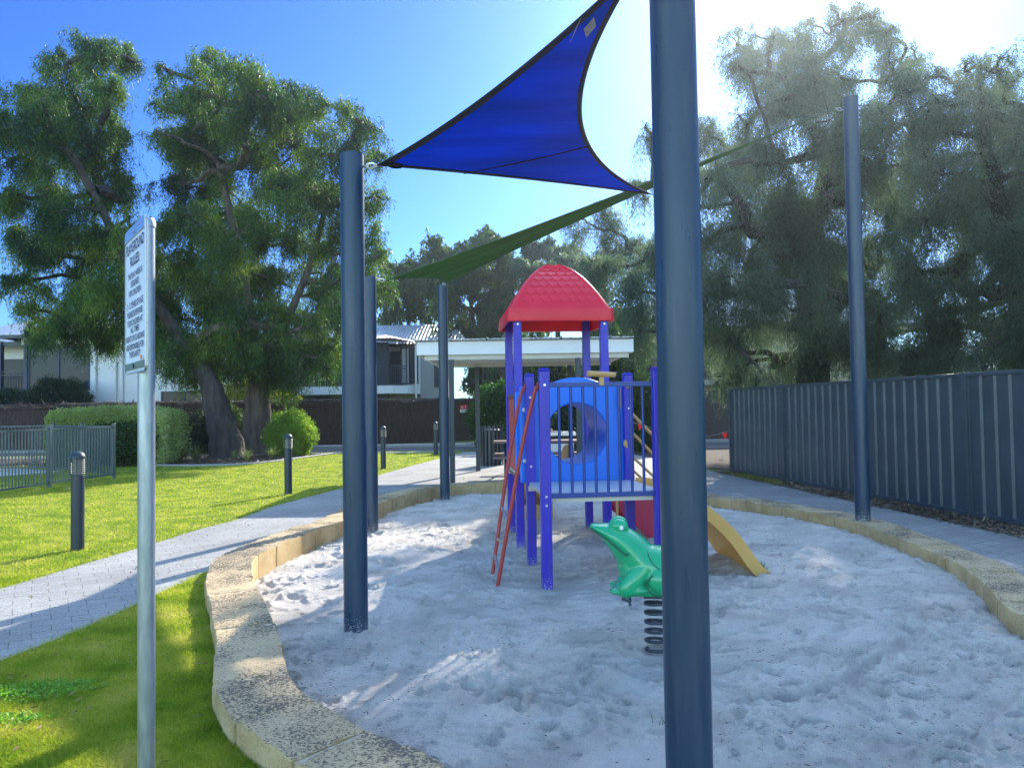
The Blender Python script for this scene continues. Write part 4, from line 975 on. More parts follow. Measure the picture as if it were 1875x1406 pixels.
window(am, A_(470), A_(556), 2.1, az(704), az(645), 1, blue_col)
for px in (551, 706): MB().bb(A_(px)-.3,A_(px)+.3,-1.1,-.5,0,az(630)).build('column', blue_col, am)
k = MB(); k.bb(A_(767.5),A_(806),.4,1.49,0,az(640)); k.build('grey_wall', M('grey_render', (.33,.34,.35), None, rough=.8), am)
MB().tube([(A_(762),-.1,0),(A_(762),-.1,az(632))], .06, 10).build('downpipe', white_p, am, smooth=True)
window(am, A_(794), A_(806)-.05, .36, az(710), az(665), 0)
MB().bb(A_(556),A_(590),2.0,2.19,az(745),az(725)).build('lower_window', glass, am)
hip_roof('roof', A_(480), A_(845), .6, 8, az(630), D(760,595,46.3).z-az(630), am, .5, 1.3)
k = MB(); k.add([(A_(440),-1.6,az(628)),(A_(735),-2.9,az(628)),(A_(772),.2,az(629)),(A_(690),.9,az(606)),(A_(440),.9,az(606))], [(0,1,3,4),(1,2,3),(0,4,3,2,1)]); k.build('verandah_roof', roof_m, am)
def plastic_chair(parent_group, loc, rz, label, first=None):
    if first is not None:
        c = copy_tree(first); c.location = loc; c.rotation_euler = (0,0,rz); c['label'] = label; return c
    t = empty('plastic_chair', loc, rz, label, 'chair', parent_group)
    MB().bb(-.24,.24,-.22,.22,.42,.45).build('seat', white_p, t, bevel=.01)
    k = MB()
    for i in range(5): k.box((-.18+i*.09,.24,.66),(.05,.02,.42))
    k.box((0,.24,.88),(.46,.025,.06)); k.build('backrest', white_p, t, bevel=.006)
    for a in (-1,1):
        for b_ in (-1,1): MB().tube([(a*.21,b_*.19,.42),(a*.25,b_*.25,0)], .022, 8).build('leg', white_p, t)
        MB().tube([(a*.25,-.2,.43),(a*.27,-.2,.64),(a*.27,.22,.66)], .02, 8).build('armrest', white_p, t)
    return t
cf = None; 
for i, (px, lb) in enumerate(((503,'white plastic chair farthest left on the apartment balcony'),(528,'white plastic chair second from the left on the apartment balcony'),(563,'white plastic chair third from the left on the apartment balcony'),(580,'white plastic chair farthest right on the apartment balcony, nearest the blue column'))):
    c = plastic_chair('white plastic chairs on the balcony', (D(px,700,42).x, 42+.2*i, az(708)), R_(20+70*i), lb, cf)
    if cf is None: cf = c
# right apartments
YR = 33.0
ar = empty('apartment_building', (D(1250,740,YR).x, YR, 0), 0, 'two storey apartment building with metal roof and dark balcony behind the weeping tree', 'building')
rx_ = ar.location.x; B_ = lambda px: D(px,700,YR).x-rx_; bz = lambda py, px=1250: D(px,py,YR).z
MB().bb(B_(1175),B_(1215),2.5,8,0,bz(605)).bb(B_(1215)+.01,B_(1640),1.2,8,0,bz(605)).build('wall', rend_g, ar)
MB().bb(B_(1168),B_(1345),-.9,1.19,bz(706),bz(697)).build('balcony_floor', conc, ar)
balustrade(ar, (B_(1172),-.8,0), (B_(1210),-.8,0), bz(697), 1.0); balustrade(ar, (B_(1212),-.8,0), (B_(1340),-.8,0), bz(697), 1.0)
MB().bb(B_(1172),B_(1177),-.75,-.5,bz(697),bz(605)).build('column', blue_col, ar)
window(ar, B_(1180), B_(1213), 2.3, bz(696), bz(620), 0); window(ar, B_(1230), B_(1330), 1.1, bz(696), bz(620), 2)
hip_roof('roof', B_(1120), B_(1700), 0, 9, bz(600), 3.3, ar)
bwall = tag(MB().bb(D(1268,740,31).x, D(1360,740,31).x+6, 31, 31.25, 0, D(1310,714,31).z).build('boundary_wall', M('dark_brick', (.06,.045,.045), (.09,.065,.06), 6, .9), None), 'dark low boundary wall beyond the road past the end of the metal fence', 'wall')

# ------------------------------------------------------------ picnic shelter and what stands under it
YS = 15.1
sh = empty('picnic_shelter', (D(960,740,YS).x, YS, 0), 0, 'open picnic shelter with white fascia, flat ribbed roof and slim dark posts', 'shelter')
sx_ = sh.location.x; S_ = lambda px, Y=YS: D(px,700,Y).x-sx_; szz = lambda py, px=940, Y=YS: D(px,py,Y).z
zf1, zf0, zb0 = szz(624), szz(648), szz(657)
MB().bb(S_(764),S_(1161),-.03,.03,zf0,zf1).bb(S_(764),S_(1161),3.7,3.76,zf0,zf1).bb(S_(764),S_(764)+.05,.0301,3.69,zf0,zf1).bb(S_(1161)-.05,S_(1161),.0301,3.69,zf0,zf1).build('fascia', white_p, sh, bevel=.004)
for y_ in (.06,2.8): MB().bb(S_(777),S_(1153),y_,y_+.06,zb0,zf0-.003).build('beam', cream, sh)
k = MB(); n = 66; x0, x1 = S_(758), S_(1163)
for i in range(9): 
    a = x0+(x1-x0)*i/9; k.bb(a+.02,a+(x1-x0)/9-.03,-.12,3.8,zf1+.02,zf1+.045); k.bb(a-.01,a+.02,-.12,3.8,zf1+.045,zf1+.07)
k.build('roof_sheet', roof_m, sh)
for (px, py) in ((829,884),(876,862),(1062,880),(1046,860)):
    p = G(px,py); MB().bb(p.x-sx_-.05,p.x-sx_+.05,p.y-YS-.05,p.y-YS+.05,0,zb0 if p.y < 16.5 else zb0).build('post', dark_m, sh, bevel=.004)
# picnic table
pt0 = empty('picnic_table', (D(985,740,16.2).x, 16.2, 0), 0, 'brown topped picnic table with bench seats on dark bent legs under the shelter', 'picnic table')
wood = M('brown_slats', (.16,.085,.07), (.22,.12,.10), 5, .6, stretch=(.3,4,4))
k = MB()
for i in range(5): k.bb(-.95,.95,-.36+i*.145,-.23+i*.145,.72,.76)
k.build('table_top', wood, pt0, bevel=.004)
for y_ in (-.72,.60):
    k = MB(); k.bb(-.95,.95,y_,y_+.13,.42,.46).bb(-.95,.95,y_+.14,y_+.27,.42,.46); k.build('bench_seat', wood, pt0, bevel=.004)
for x_ in (-.7,.7):
    MB().tube(catmull([(x_,-.68,.0),(x_,-.60,.38),(x_,-.3,.42),(x_,0,.7)], 4), .03, 8).tube(catmull([(x_,.80,.0),(x_,.72,.38),(x_,.3,.42),(x_,0,.7)], 4), .03, 8).build('leg', dark_m, pt0, smooth=True)
# slatted bin enclosure
bn0 = empty('litter_bin', (D(901,850,19.6).x, 19.6, 0), 0, 'black slatted round bin surround left of the picnic table', 'litter bin')
MB().lathe([(.24,.02),(.25,.9),(.22,.92)], n=20).build('liner', black_m, bn0, smooth=True)
k = MB()
for i in range(18): a = 2*math.pi*i/18; k.box((.29*math.cos(a),.29*math.sin(a),.5),(.012,.055,1.0), a)
k.build('slats', dark_m, bn0)
k = MB()
for z in (.12,.85): k.tube([(.275*math.cos(a),.275*math.sin(a),z) for a in np.linspace(0,2*math.pi,25)], .012, 6)
k.build('hoop', dark_m, bn0)
# barbecue
bq = empty('barbecue', (D(1022,840,17.8).x, 17.8, 0), 0, 'white and steel public barbecue bench seen through the blue tunnel', 'barbecue')
MB().bb(-.55,.35,-.3,.3,.05,.62).build('cabinet', white_p, bq, bevel=.01); MB().bb(-.60,.40,-.36,.36,.80,.88).build('bench_top', galv2, bq, bevel=.006)
MB().bb(-.50,.30,-.25,.25,.621,.799).build('recess', black_m, bq); MB().bb(-.35,.1,-.18,.18,.881,.90).build('hotplate', dark_m, bq)
# bunting
bt = empty('flag_bunting', D(1240,800,21), 0, 'string of small red triangular pennants across the gap beyond the paving', 'bunting'); TO = Vector(bt.location)
sp_ = [D(x,y,21)-TO for x, y in ((1120,768),(1172,776),(1198,786),(1245,800),(1300,798),(1340,786))]
MB().tube(catmull(sp_, 6), .006, 5).build('string', M('string_grey', (.35,.35,.35), None), bt)
flag = M('red_flag', (.75,.03,.03), None, rough=.6, transl=.3)
for i, (x, y) in enumerate(((1173,777),(1194,789),(1327,794))):
    c = D(x,y,21)-TO; s = rs.uniform(-.04,.04); MB().poly([c+Vector((-.075,0,.01)),c+Vector((.075,.0,.02*(-1)**i)),c+Vector((.0+s,.02,-.17))], (0,.003,0)).build('pennant', flag, bt)

# ------------------------------------------------------------ thin volume added for the backlit glare over the right-hand trees
hz = MB().bb(-112,112,-42,122,-1.3,16.2).build('glare_haze', M('glare_haze_air', (1,1,1), None)); hz['kind'] = 'stuff'
hm = hz.data.materials[0]; hn = hm.node_tree.nodes; hn.remove(hn['Principled BSDF']); pv = hn.new('ShaderNodeVolumePrincipled'); pv.inputs['Color'].default_value = (.78,.90,1,1)
pv.inputs['Density'].default_value = .00065; pv.inputs['Anisotropy'].default_value = .80; hm.node_tree.links.new(pv.outputs[0], hn['Material Output'].inputs['Volume'])

# ------------------------------------------------------------ vegetation
bark = M('bark', (.07,.052,.042), (.15,.115,.095), 7, .95, bump=1, bscale=16, stretch=(1,1,.18), bdist=.06)
bark_d = M('dark_bark', (.034,.027,.024), (.07,.058,.05), 7, .95, bump=1, bscale=16, stretch=(1,1,.2), bdist=.04)
willow = leafmat('willow_leaf', [(.008,.028,.012),(.014,.048,.016),(.034,.095,.020),(.11,.18,.024),(.23,.28,.045)], .42)
willow2 = leafmat('grey_willow_leaf', [(.035,.060,.045),(.055,.085,.060),(.085,.12,.078),(.135,.165,.11),(.18,.16,.13)], .5, tc3=(1.0,1.15,.85))
far_l = leafmat('far_leaf', [(.03,.065,.03),(.05,.09,.035),(.10,.14,.05)], .45)
def grow_tree(name, label, forks, clumps, depth, spread, n_leaf, mat, bm, r_tw=.012, leafL=(.10,.22), leafW=.022, droop=.8, twigs=9, group=None, trunk_r=.3, down=1.0, ysc=1.0, seed=1):
    """forks: list of trunk polylines [(point, radius)...]; clumps: (px,py,r_px[,depth offset])"""
    r = random.Random(seed); g = np.random.default_rng(seed)
    base = forks[0][0][0]; root = empty(name, base, 0, label, 'tree', group); O = Vector(base)
    tk = MB()
    nodes = []
    for fk in forks:
        P = catmull([p for p, _ in fk], 6); Q = catmull([Vector((q,0,0)) for _, q in fk], 6)
        rr = [max(.02,q.x) for q in Q]
        rr = [x*(1+.06*math.sin(i*1.7)) for i, x in enumerate(rr)]
        tk.tube([p-O for p in P], rr, 14)
        for p, q in list(zip(P, rr))[len(P)//2:]: nodes.append([p, q])
    C = []
    for c in clumps:
        dep = depth+(c[3] if len(c) > 3 else r.uniform(-spread, spread)); p = D(c[0], c[1], dep); C.append((p, c[2]*dep/FP))
    ex = []
    for (p, R) in C:
        for _ in range(3):
            d = Vector((r.gauss(0,1), r.gauss(0,1), r.gauss(0,.8))).normalized()*R*r.uniform(.7,1.3); ex.append((p+d, R*r.uniform(.4,.65)))
    C = [(p, R*.95) for p, R in C]+ex
    start = forks[0][-1][0]
    C.sort(key=lambda c: (c[0]-start).length)
    parent = {}; pts = [n[0] for n in nodes]; kids = [0]*len(pts); par = [-1]*len(pts); seg = []
    for (p, R) in C:
        best = min(range(len(pts)), key=lambda i: (pts[i]-p).length + (0 if pts[i].z < p.z+.3 else 1.5*(pts[i].z-p.z)) )
        pts.append(p); par.append(best); kids.append(1); i = best
        while i >= 0: kids[i] += 1; i = par[i]
    for i in range(len(nodes), len(pts)):
        a = pts[par[i]]; b = pts[i]; L = (b-a).length
        ra = min(trunk_r*.75, r_tw*2.0*math.sqrt(kids[par[i]]) if par[i] >= len(nodes) else r_tw*2.4*math.sqrt(kids[i]+1)); rb = r_tw*1.6*math.sqrt(kids[i])
        pp = [a]; 
        for t in (.25,.5,.75):
            q = a.lerp(b, t)+Vector((r.gauss(0,1),r.gauss(0,1),r.gauss(0,.6)+.5))*L*.07; pp.append(q)
        pp.append(b); P = catmull(pp, 3); tk.tube([p-O for p in P], [ra+(rb-ra)*k/(len(P)-1) for k in range(len(P))], 7, caps=False)
    LP = []; LD = []
    tot = sum(R**2 for _, R in C)
    for (p, R) in C:
        nsub = max(4, int(twigs*.7)); ends = []
        for _ in range(nsub):
            d = Vector((r.gauss(0,1), r.gauss(0,1), r.gauss(0,1)+.35)).normalized()*R*r.choice((r.uniform(.6,1.1), r.uniform(.9,1.35))); e = p+d
            m1 = p+d*.5+Vector((r.gauss(0,1),r.gauss(0,1),r.gauss(0,1)+.6))*R*.13
            tip = e+Vector((d.x*.18, d.y*.18, -R*.22*droop)); P = catmull([p, m1, e, tip], 4)
            tk.tube([q-O for q in P], [r_tw*(1-.75*k/(len(P)-1)) for k in range(len(P))], 4, caps=False); ends.append(P)
        nl = int(n_leaf*R**2/tot); npl = 14; ns = nl//npl
        # strands hang from points along the sub-branches
        ch = g.integers(0, len(ends), ns); tt = g.uniform(.25,1,ns)**.8
        S0 = np.array([tuple(ends[c][min(len(ends[c])-1, int(t*(len(ends[c])-1)))]) for c, t in zip(ch, tt)])
        S0 += g.normal(size=S0.shape)*R*[.25,.25,.19]
        Ls = g.uniform(.3,1.0,ns)**1.3*(.45+.45*R)*droop+.12; lat = g.normal(size=(ns,3))*[.26,.26,.15]; lat[:,2] -= down
        out = (S0-np.array(p)); out /= (np.linalg.norm(out,axis=1,keepdims=True)+1e-6)
        t = np.linspace(0.0,1,npl)[None,:,None]
        dirs = (lat[:,None,:]*t+out[:,None,:]*(1-t)*.5)
        pos = S0[:,None,:]+dirs*Ls[:,None,None]*t*[1,1,1]
        ld = lat[:,None,:]+g.normal(size=(ns,npl,3))*[.55,.55,.45]
        pos = pos+g.normal(size=pos.shape)*.03
        LP.append(pos.reshape(-1,3)); LD.append(ld.reshape(-1,3))
    LP = np.concatenate(LP)-np.array(O); LD = np.concatenate(LD); n = len(LP)
    tk.build('trunk', bm, root, smooth=True)
    leaves('crown', LP, LD, g.uniform(*leafL,n), leafW*g.uniform(.7,1.3,n), mat, root)
    return root
TD = 26.0
def V3(px, py, Y): return D(px,py,Y)
gA_ = G(418,838); gB_ = G(468,832)
grow_tree('peppermint_tree', 'tall weeping tree with a leaning dark trunk, its crown farthest left against the sky',
    [[(Vector((gA_.x,gA_.y,-.1)),.62),(V3(412,800,gA_.y),.50),(V3(395,740,gA_.y),.40),(V3(378,690,gA_.y-.0),.30),(V3(310,590,gA_.y+.5),.20),(V3(235,480,gA_.y+.5),.15),(V3(170,350,gA_.y+.3),.10)]],
    [(60,190,40),(110,130,36),(155,105,34),(205,100,26),(240,112,16),(25,225,28),(85,225,46),(150,200,48),(200,165,26),(40,290,40),(110,300,50),(175,280,46),(215,250,16),(18,360,28),(75,370,46),(140,385,50),(205,350,40),(228,330,14),(50,450,36),(110,465,50),(180,450,48),(240,420,26),(12,425,22),(80,540,40),(140,550,50),(205,540,46),(255,500,34),(110,610,34),(165,600,34),(212,615,24),(255,590,34),(60,600,16),(285,560,30),(285,640,20),(5,520,14)],
    TD, 2.4, 250000, willow, bark_d, .014, (.08,.20), .022, .9, 9, 'weeping peppermint trees', .3, seed=3)
grow_tree('peppermint_tree', 'broad weeping tree with two rough trunks standing beside the round bush',
    [[(Vector((gB_.x,gB_.y,-.1)),.52),(V3(466,790,gB_.y),.42),(V3(470,730,gB_.y),.36),(V3(474,660,gB_.y),.27),(V3(455,560,gB_.y+.4),.20),(V3(430,430,gB_.y+.5),.15),(V3(400,300,gB_.y+.4),.10)],
     [(V3(486,806,gB_.y+.2),.34),(V3(484,775,gB_.y+.1),.26),(V3(486,700,gB_.y+.1),.18),(V3(520,600,gB_.y+.4),.14),(V3(570,480,gB_.y+.6),.11),(V3(600,360,gB_.y+.6),.08)]],
    [(303,125,14),(350,145,32),(395,125,36),(440,150,38),(495,165,36),(540,175,26),(296,195,18),(345,205,38),(395,200,50),(460,215,50),(525,220,42),(590,215,34),(640,205,26),(665,235,26),(280,245,12),(328,270,36),(385,275,52),(455,285,54),(530,290,52),(600,285,44),(655,275,36),(690,290,20),(318,340,26),(365,350,46),(430,360,54),(505,365,54),(580,365,50),(640,355,38),(688,360,24),(310,420,26),(350,430,48),(415,445,54),(490,450,54),(560,445,50),(630,440,44),(680,430,26),(320,505,44),(385,520,54),(455,525,54),(530,525,52),(600,520,46),(655,510,34),(310,580,40),(370,595,48),(440,600,50),(510,600,48),(580,590,46),(630,570,34),(325,650,32),(385,660,38),(450,655,30),(520,660,38),(575,660,36),(610,640,28),(400,625,34,-1.7),(450,640,28,-1.7),(350,640,32,-1.6),(500,635,32,-1.7),(300,625,26,-1.3),(425,675,18,-1.6),(550,650,30,-1.5),(405,690,20),(550,690,18),(350,690,16),(690,470,18),(705,520,16)],
    TD+.3, 2.6, 450000, willow, bark, .014, (.08,.20), .022, .9, 9, 'weeping peppermint trees', .3, seed=4)
# trees on the right behind the metal fence
t1 = Vector((7.4,19.2,0))
grow_tree('weeping_tree', 'huge weeping tree spreading behind the metal fence, highest crown on the right',
    [[(t1,.5),(V3(1490,600,19.2),.34),(V3(1470,480,19.4),.26),(V3(1500,360,19.4),.18),(V3(1540,200,19.3),.10)],
     [(V3(1475,520,19.2),.22),(V3(1400,440,19.3),.16),(V3(1320,330,19.3),.12),(V3(1240,320,19),.08)]],
    [(1560,40,30),(1520,65,36),(1600,60,34),(1460,60,30),(1410,75,30),(1350,80,28),(1348,118,14),(1640,110,34),(1680,110,24),(1380,130,34),(1440,140,40),(1500,140,44),(1550,150,34),(1650,170,36),(1388,205,34),(1440,215,50),(1520,220,52),(1610,235,40),(1665,230,36),(1300,250,34),(1350,280,50),(1430,300,54),(1510,300,54),(1590,300,52),(1650,310,40),(1185,240,20),(1290,330,40),(1360,370,54),(1440,385,54),(1520,390,54),(1600,390,52),(1670,390,40),(1170,350,24),(1235,420,30),(1300,440,50),(1380,460,54),(1470,470,54),(1550,480,54),(1630,480,50),(1095,420,36),(1140,470,46),(1200,480,46),(1100,500,36),(1270,530,50),(1350,550,54),(1440,560,50),(1530,570,54),(1610,570,52),(1150,550,40),(1200,580,36),(1170,620,22),(1290,620,46),(1370,640,48),(1450,650,48),(1540,650,50),(1620,640,46),(1330,680,28),(1400,690,24),(1480,680,24)],
    19.2, 2.6, 470000, willow2, bark_d, .011, (.07,.18), .015, 1.35, 9, 'weeping trees behind the metal fence', .35, seed=5)
t2 = Vector((11.0,15.6,0))
grow_tree('weeping_tree', 'weeping tree at the right edge with thin upright branches above the metal fence',
    [[(t2,.4),(V3(1880,560,15.6),.3),(V3(1840,420,15.6),.22),(V3(1800,260,15.6),.12)]],
    [(1718,140,18),(1700,215,26),(1695,290,30),(1790,120,22),(1830,110,26),(1760,160,24),(1720,190,20),(1850,160,30),(1800,190,34),(1740,240,36),(1880,200,36),(1820,260,46),(1900,280,50),(1730,320,44),(1790,340,50),(1870,360,56),(1960,300,60),(1700,400,44),(1770,430,54),(1850,450,56),(1940,420,64),(1690,500,46),(1760,520,54),(1850,550,56),(1950,540,66),(1700,590,46),(1780,600,50),(1860,620,50),(1960,640,60),(2040,400,70),(2050,560,70),(2030,250,60),(1700,650,36),(1740,665,34),(1800,670,36),(1870,665,44),(1950,680,50),(1660,660,30)],
    15.6, 2.0, 340000, willow2, bark_d, .010, (.06,.16), .013, 1.35, 9, 'weeping trees behind the metal fence', .3, seed=6)
# unseen tree added outside the frame to shade the paving from the right
grow_tree('weeping_tree', 'unseen weeping tree added beyond the right edge to shade the paving',
    [[(Vector((14.5,12,0)),.4),(Vector((14.2,12,3)),.3),(Vector((13.8,12,5.5)),.2)]],
    [(2150,200,90),(2250,150,100),(2350,250,110),(2200,350,100),(2320,420,110),(2180,500,100),(2300,580,110)],
    12.5, 2.0, 60000, willow2, bark_d, .014, (.12,.24), .03, 1.0, 8, 'weeping trees behind the metal fence', .3, seed=8)
# background trees
def bgtree(label, tx, py0, clumps, Y, nl, seed, lean=0, bm=bark_d, mt=far_l, fr=.28):
    b_ = G(tx,751+2030/Y); b_ = Vector((D(tx,740,Y).x, Y, 0))
    grow_tree('background_tree', label, [[(b_,fr),(V3(tx+lean*.3,700,Y),fr*.8),(V3(tx+lean,640,Y),fr*.6),(V3(tx+lean*1.5,py0,Y),fr*.35)]], clumps, Y, 1.8, nl, mt, bm, .028, (.16,.34), .07, .6, 8, 'dark trees behind the shelter', .2, seed=seed)
bgtree('dark bushy tree just right of the half hidden shade post, rising over the corrugated roof', 735, 560, [(715,505,26),(750,495,26),(790,480,28),(740,540,30),(780,520,34),(700,540,20),(825,470,22),(720,575,24),(770,565,28),(815,510,30)], 50, 42000, 21, 10)
bgtree('dark crooked tree whose crown rises just left of the red roof', 905, 540, [(880,450,22),(905,440,20),(850,470,26),(890,490,34),(930,480,26),(860,520,34),(910,530,36),(840,560,34),(890,575,36),(935,560,30),(850,600,26),(900,610,26)], 44, 52000, 22, -30)
bgtree('loose pale tree standing behind the red roof', 1010, 540, [(960,470,22),(1000,455,22),(1040,460,22),(980,505,28),(1030,500,28),(1075,500,26),(1000,545,30),(1060,550,32),(970,580,30),(1110,560,28),(1100,610,28)], 43, 46000, 23, 10, mt=willow2)
bgtree('dark leaning tree seen under the shelter roof beside the bin', 945, 660, [(940,650,30),(985,640,32),(1020,660,32),(1060,650,30),(970,690,26),(1030,700,28)], 31, 26000, 24, -50, fr=.35)
bgtree('thin wispy tree seen against the bright sky under the left end of the shelter roof', 882, 690, [(868,670,16),(895,665,20),(880,695,18),(912,690,18),(900,715,14),(862,700,12),(930,670,16)], 39, 5000, 27, 8, fr=.12)
bgtree('weeping green tree between the shelter end and the right balcony', 1130, 620, [(1110,600,26),(1145,590,26),(1160,630,24),(1130,650,26),(1155,670,20),(1110,690,24),(1100,650,24),(1135,700,18)], 27, 42000, 25, 0, mt=willow)
# shrubs
def shrub(name, label, cat, center, rad, n, mat, L=(.05,.1), Wl=.03, group=None, box=False, stem=True, fill=.75, up=.3, seed=1):
    g = np.random.default_rng(seed); root = empty(name, (center[0],center[1],0), 0, label, cat, group)
    if box:
        p = g.uniform(-1,1,(n,3)); ax = g.integers(0,3,n); s = np.sign(g.uniform(-1,1,n)); 
        sel = g.random(n) < fill; p[np.arange(n)[sel], ax[sel]] = s[sel]*g.uniform(.88,1.04,sel.sum())
        p *= 1+.04*np.sin(p[:,[1]]*6+p[:,[0]]*8)
        tp = p[:,2] > .9; p[tp,2] += np.abs(g.normal(size=tp.sum()))*.07; p[:,2] += .05*np.sin(p[:,0]*5+1)+.03*np.sin(p[:,0]*13)
        p += g.normal(size=p.shape)*.035
        pos = p*np.array(rad); out = p*np.array([.5,.5,.9])
        m_ = np.abs(p); rr = np.sort(m_[:,[0,2]],axis=1); corner = (rr[:,0]**4+rr[:,1]**4) > 1.62; pos = pos[~corner]; out = out[~corner]
    else:
        d = g.normal(size=(n,3)); d /= np.linalg.norm(d,axis=1,keepdims=True); rr = np.where(g.random(n) < fill, g.uniform(.82,1.04,n), g.uniform(.2,.85,n))
        lump = 1+.08*np.sin(d[:,0]*7+d[:,2]*5+seed)+.07*np.sin(d[:,1]*13+d[:,2]*11+seed*2)+.05*np.sin(d[:,0]*23+d[:,2]*19)+np.abs(g.normal(size=n))*.05
        pos = d*(rr*lump)[:,None]*np.array(rad); out = d
    dr = out+g.normal(size=out.shape)*.7+[0,0,up]
    pos[:,2] += center[2]; pos = pos[pos[:,2] > .02-0*pos[:,2]] if True else pos; dr = dr[:len(pos)]
    leaves('foliage', pos, dr, g.uniform(*L,len(pos)), Wl*g.uniform(.7,1.3,len(pos)), mat, root)
    if stem:
        k = MB()
        for i in range(5): a = i*1.3+seed; k.tube([(0,0,-.05),(rad[0]*.2*math.cos(a),rad[1]*.2*math.sin(a),center[2]*.6),(rad[0]*.55*math.cos(a),rad[1]*.55*math.sin(a),center[2]+rad[2]*.3)], [.03,.02,.01], 6)
        k.build('stem', bark_d, root)
    return root
hedge_m = leafmat('hedge_leaf', [(.14,.19,.06),(.30,.35,.14),(.48,.50,.28)], .5)
hedge_d = leafmat('hedge_dark_leaf', [(.02,.05,.015),(.04,.08,.02),(.07,.12,.03)], .3)
lime_m = leafmat('lime_leaf', [(.08,.17,.02),(.16,.26,.03),(.27,.35,.06)], .45)
yel_m = leafmat('yellow_leaf', [(.14,.17,.02),(.28,.27,.03),(.40,.36,.05)], .35)
dkl = leafmat('dark_shrub_leaf', [(.012,.03,.014),(.02,.045,.02),(.035,.065,.028)], .25)
hc = D(215,800,21.9); shrub('hedge', 'long pale clipped hedge with a flat top behind the pool fence', 'hedge', (hc.x,21.9,.78), (1.62,.75,.78), 34000, hedge_m, (.06,.13), .034, box=True, seed=31)
hc = D(208,810,20.9); shrub('shrub', 'dark glossy shrub growing against the front of the pale hedge', 'shrub', (hc.x,21.15,.62), (.95,.35,.58), 12000, hedge_d, (.05,.09), .05, seed=32)
hc = D(527,795,24.6); shrub('round_bush', 'round bright green clipped bush right of the double trunk', 'shrub', (hc.x,24.9,.66), (.74,.72,.76), 30000, lime_m, (.04,.08), .03, seed=33)
hc = D(422,780,27.6); shrub('shrub', 'grey green shrub seen between the two tree trunks', 'shrub', (hc.x,27.3,.8), (.75,.6,.85), 14000, hedge_d, (.05,.1), .035, seed=34)
hc = D(375,790,27.4); shrub('shrub', 'dark flowering shrub left of the leaning trunk', 'shrub', (hc.x,27.2,.7), (.7,.6,.75), 12000, dkl, (.05,.1), .035, seed=35)
hc = D(515,722,34); shrub('shrub', 'yellow leaved shrub showing over the brush fence', 'shrub', (hc.x,34,1.6), (.95,.7,.65), 12000, yel_m, (.06,.12), .05, seed=36)
hc = D(455,690,36); shrub('shrub', 'yellow green shrub behind the trees under the balcony', 'shrub', (hc.x,36,1.8), (1.2,.7,1.3), 12000, yel_m, (.06,.12), .05, seed=46)
hc = D(112,705,34.6); shrub('shrub', 'dark rounded shrub below the wide window of the white house', 'shrub', (hc.x,34.3,1.75), (1.35,.8,1.25), 22000, dkl, (.07,.14), .05, seed=37)
hc = D(15,725,34.6); shrub('shrub', 'dark shrub at the left edge below the house balcony', 'shrub', (hc.x,34.3,1.6), (1.3,.8,.95), 16000, dkl, (.07,.14), .05, seed=38)
hc = D(915,780,29); shrub('shrub', 'bright green shrub behind the litter bin', 'shrub', (hc.x,27.5,1.0), (1.0,.8,1.25), 20000, willow, (.08,.16), .05, seed=39)
hc = D(980,780,30); shrub('shrub', 'dark tall shrub behind the picnic table', 'shrub', (hc.x,28.6,1.0), (1.1,.8,1.5), 18000, dkl, (.08,.16), .05, seed=40)
hc = D(1080,760,27); shrub('shrub', 'dark leafy shrub behind the barbecue', 'shrub', (hc.x,24.8,1.0), (1.3,.7,1.4), 22000, dkl, (.08,.16), .05, seed=41)
hc = D(1165,760,27); shrub('shrub', 'dark shrub behind the handrails of the tower', 'shrub', (hc.x,24.6,.9), (.9,.7,1.4), 16000, hedge_d, (.08,.16), .05, seed=42)
def strappy(px, py, s, label, mat, seed, nb=70):
    p = G(px,py); g = random.Random(seed); V = []; Fc = []
    root = empty('strappy_plant', (p.x,p.y,0), 0, label, 'plant', 'strappy plants in the garden bed')
    for i in range(nb):
        a = g.uniform(0,6.28); L = s*g.uniform(.6,1.1); lean = g.uniform(.15,1.0); wd = .012*g.uniform(.7,1.5)*s/.5; pp = []
        for k in range(5):
            t = k/4; r_ = L*lean*t*(.4+.6*t); z = L*(t-.45*lean*t*t); pp.append(Vector((r_*math.cos(a), r_*math.sin(a), max(z,.01))))
        sd_ = Vector((-math.sin(a), math.cos(a), 0))
        b0_ = len(V)
        for k, q in enumerate(pp): w_ = wd*(1-.8*k/4); V += [tuple(q+sd_*w_), tuple(q-sd_*w_)]
        for k in range(4): Fc.append((b0_+2*k, b0_+2*k+1, b0_+2*k+3, b0_+2*k+2))
    npmesh('blades', np.array(V), np.array(Fc), mat, root)
strap_g = leafmat('strap_leaf', [(.07,.10,.03),(.14,.17,.05),(.26,.25,.11)], .35); strap_v = leafmat('variegated_leaf', [(.10,.15,.04),(.22,.26,.10),(.38,.38,.22)], .35)
for i, (px, py, s, m_, lb) in enumerate(((330,848,.75,strap_g,'large pale strappy plant right of the clipped hedge'),(360,846,.6,strap_g,'strappy plant in the bed just left of the leaning trunk'),(212,842,.5,strap_g,'small strappy plant against the pool fence end'),(452,846,.48,strap_v,'variegated strappy plant at the foot of the double trunk'),(497,842,.50,strap_v,'variegated strappy plant left of the second bollard light'),(536,836,.42,strap_v,'small variegated plant in front of the round bush'),(430,842,.36,strap_v,'low strappy plant between the two trunks'))):
    strappy(px, py, s, lb, m_, 50+i)
k = MB(); k.ell((0,0,.12),(.34,.26,.24), 20, 12); rk = k.build('rock', M('rock', (.20,.16,.13), (.12,.10,.09), 6, .95, bump=1, bscale=12, bdist=.05), None, smooth=True)
rk.location = G(236,847); tag(rk, 'brown rounded rock in the bed beside the rules sign post', 'rock'); 
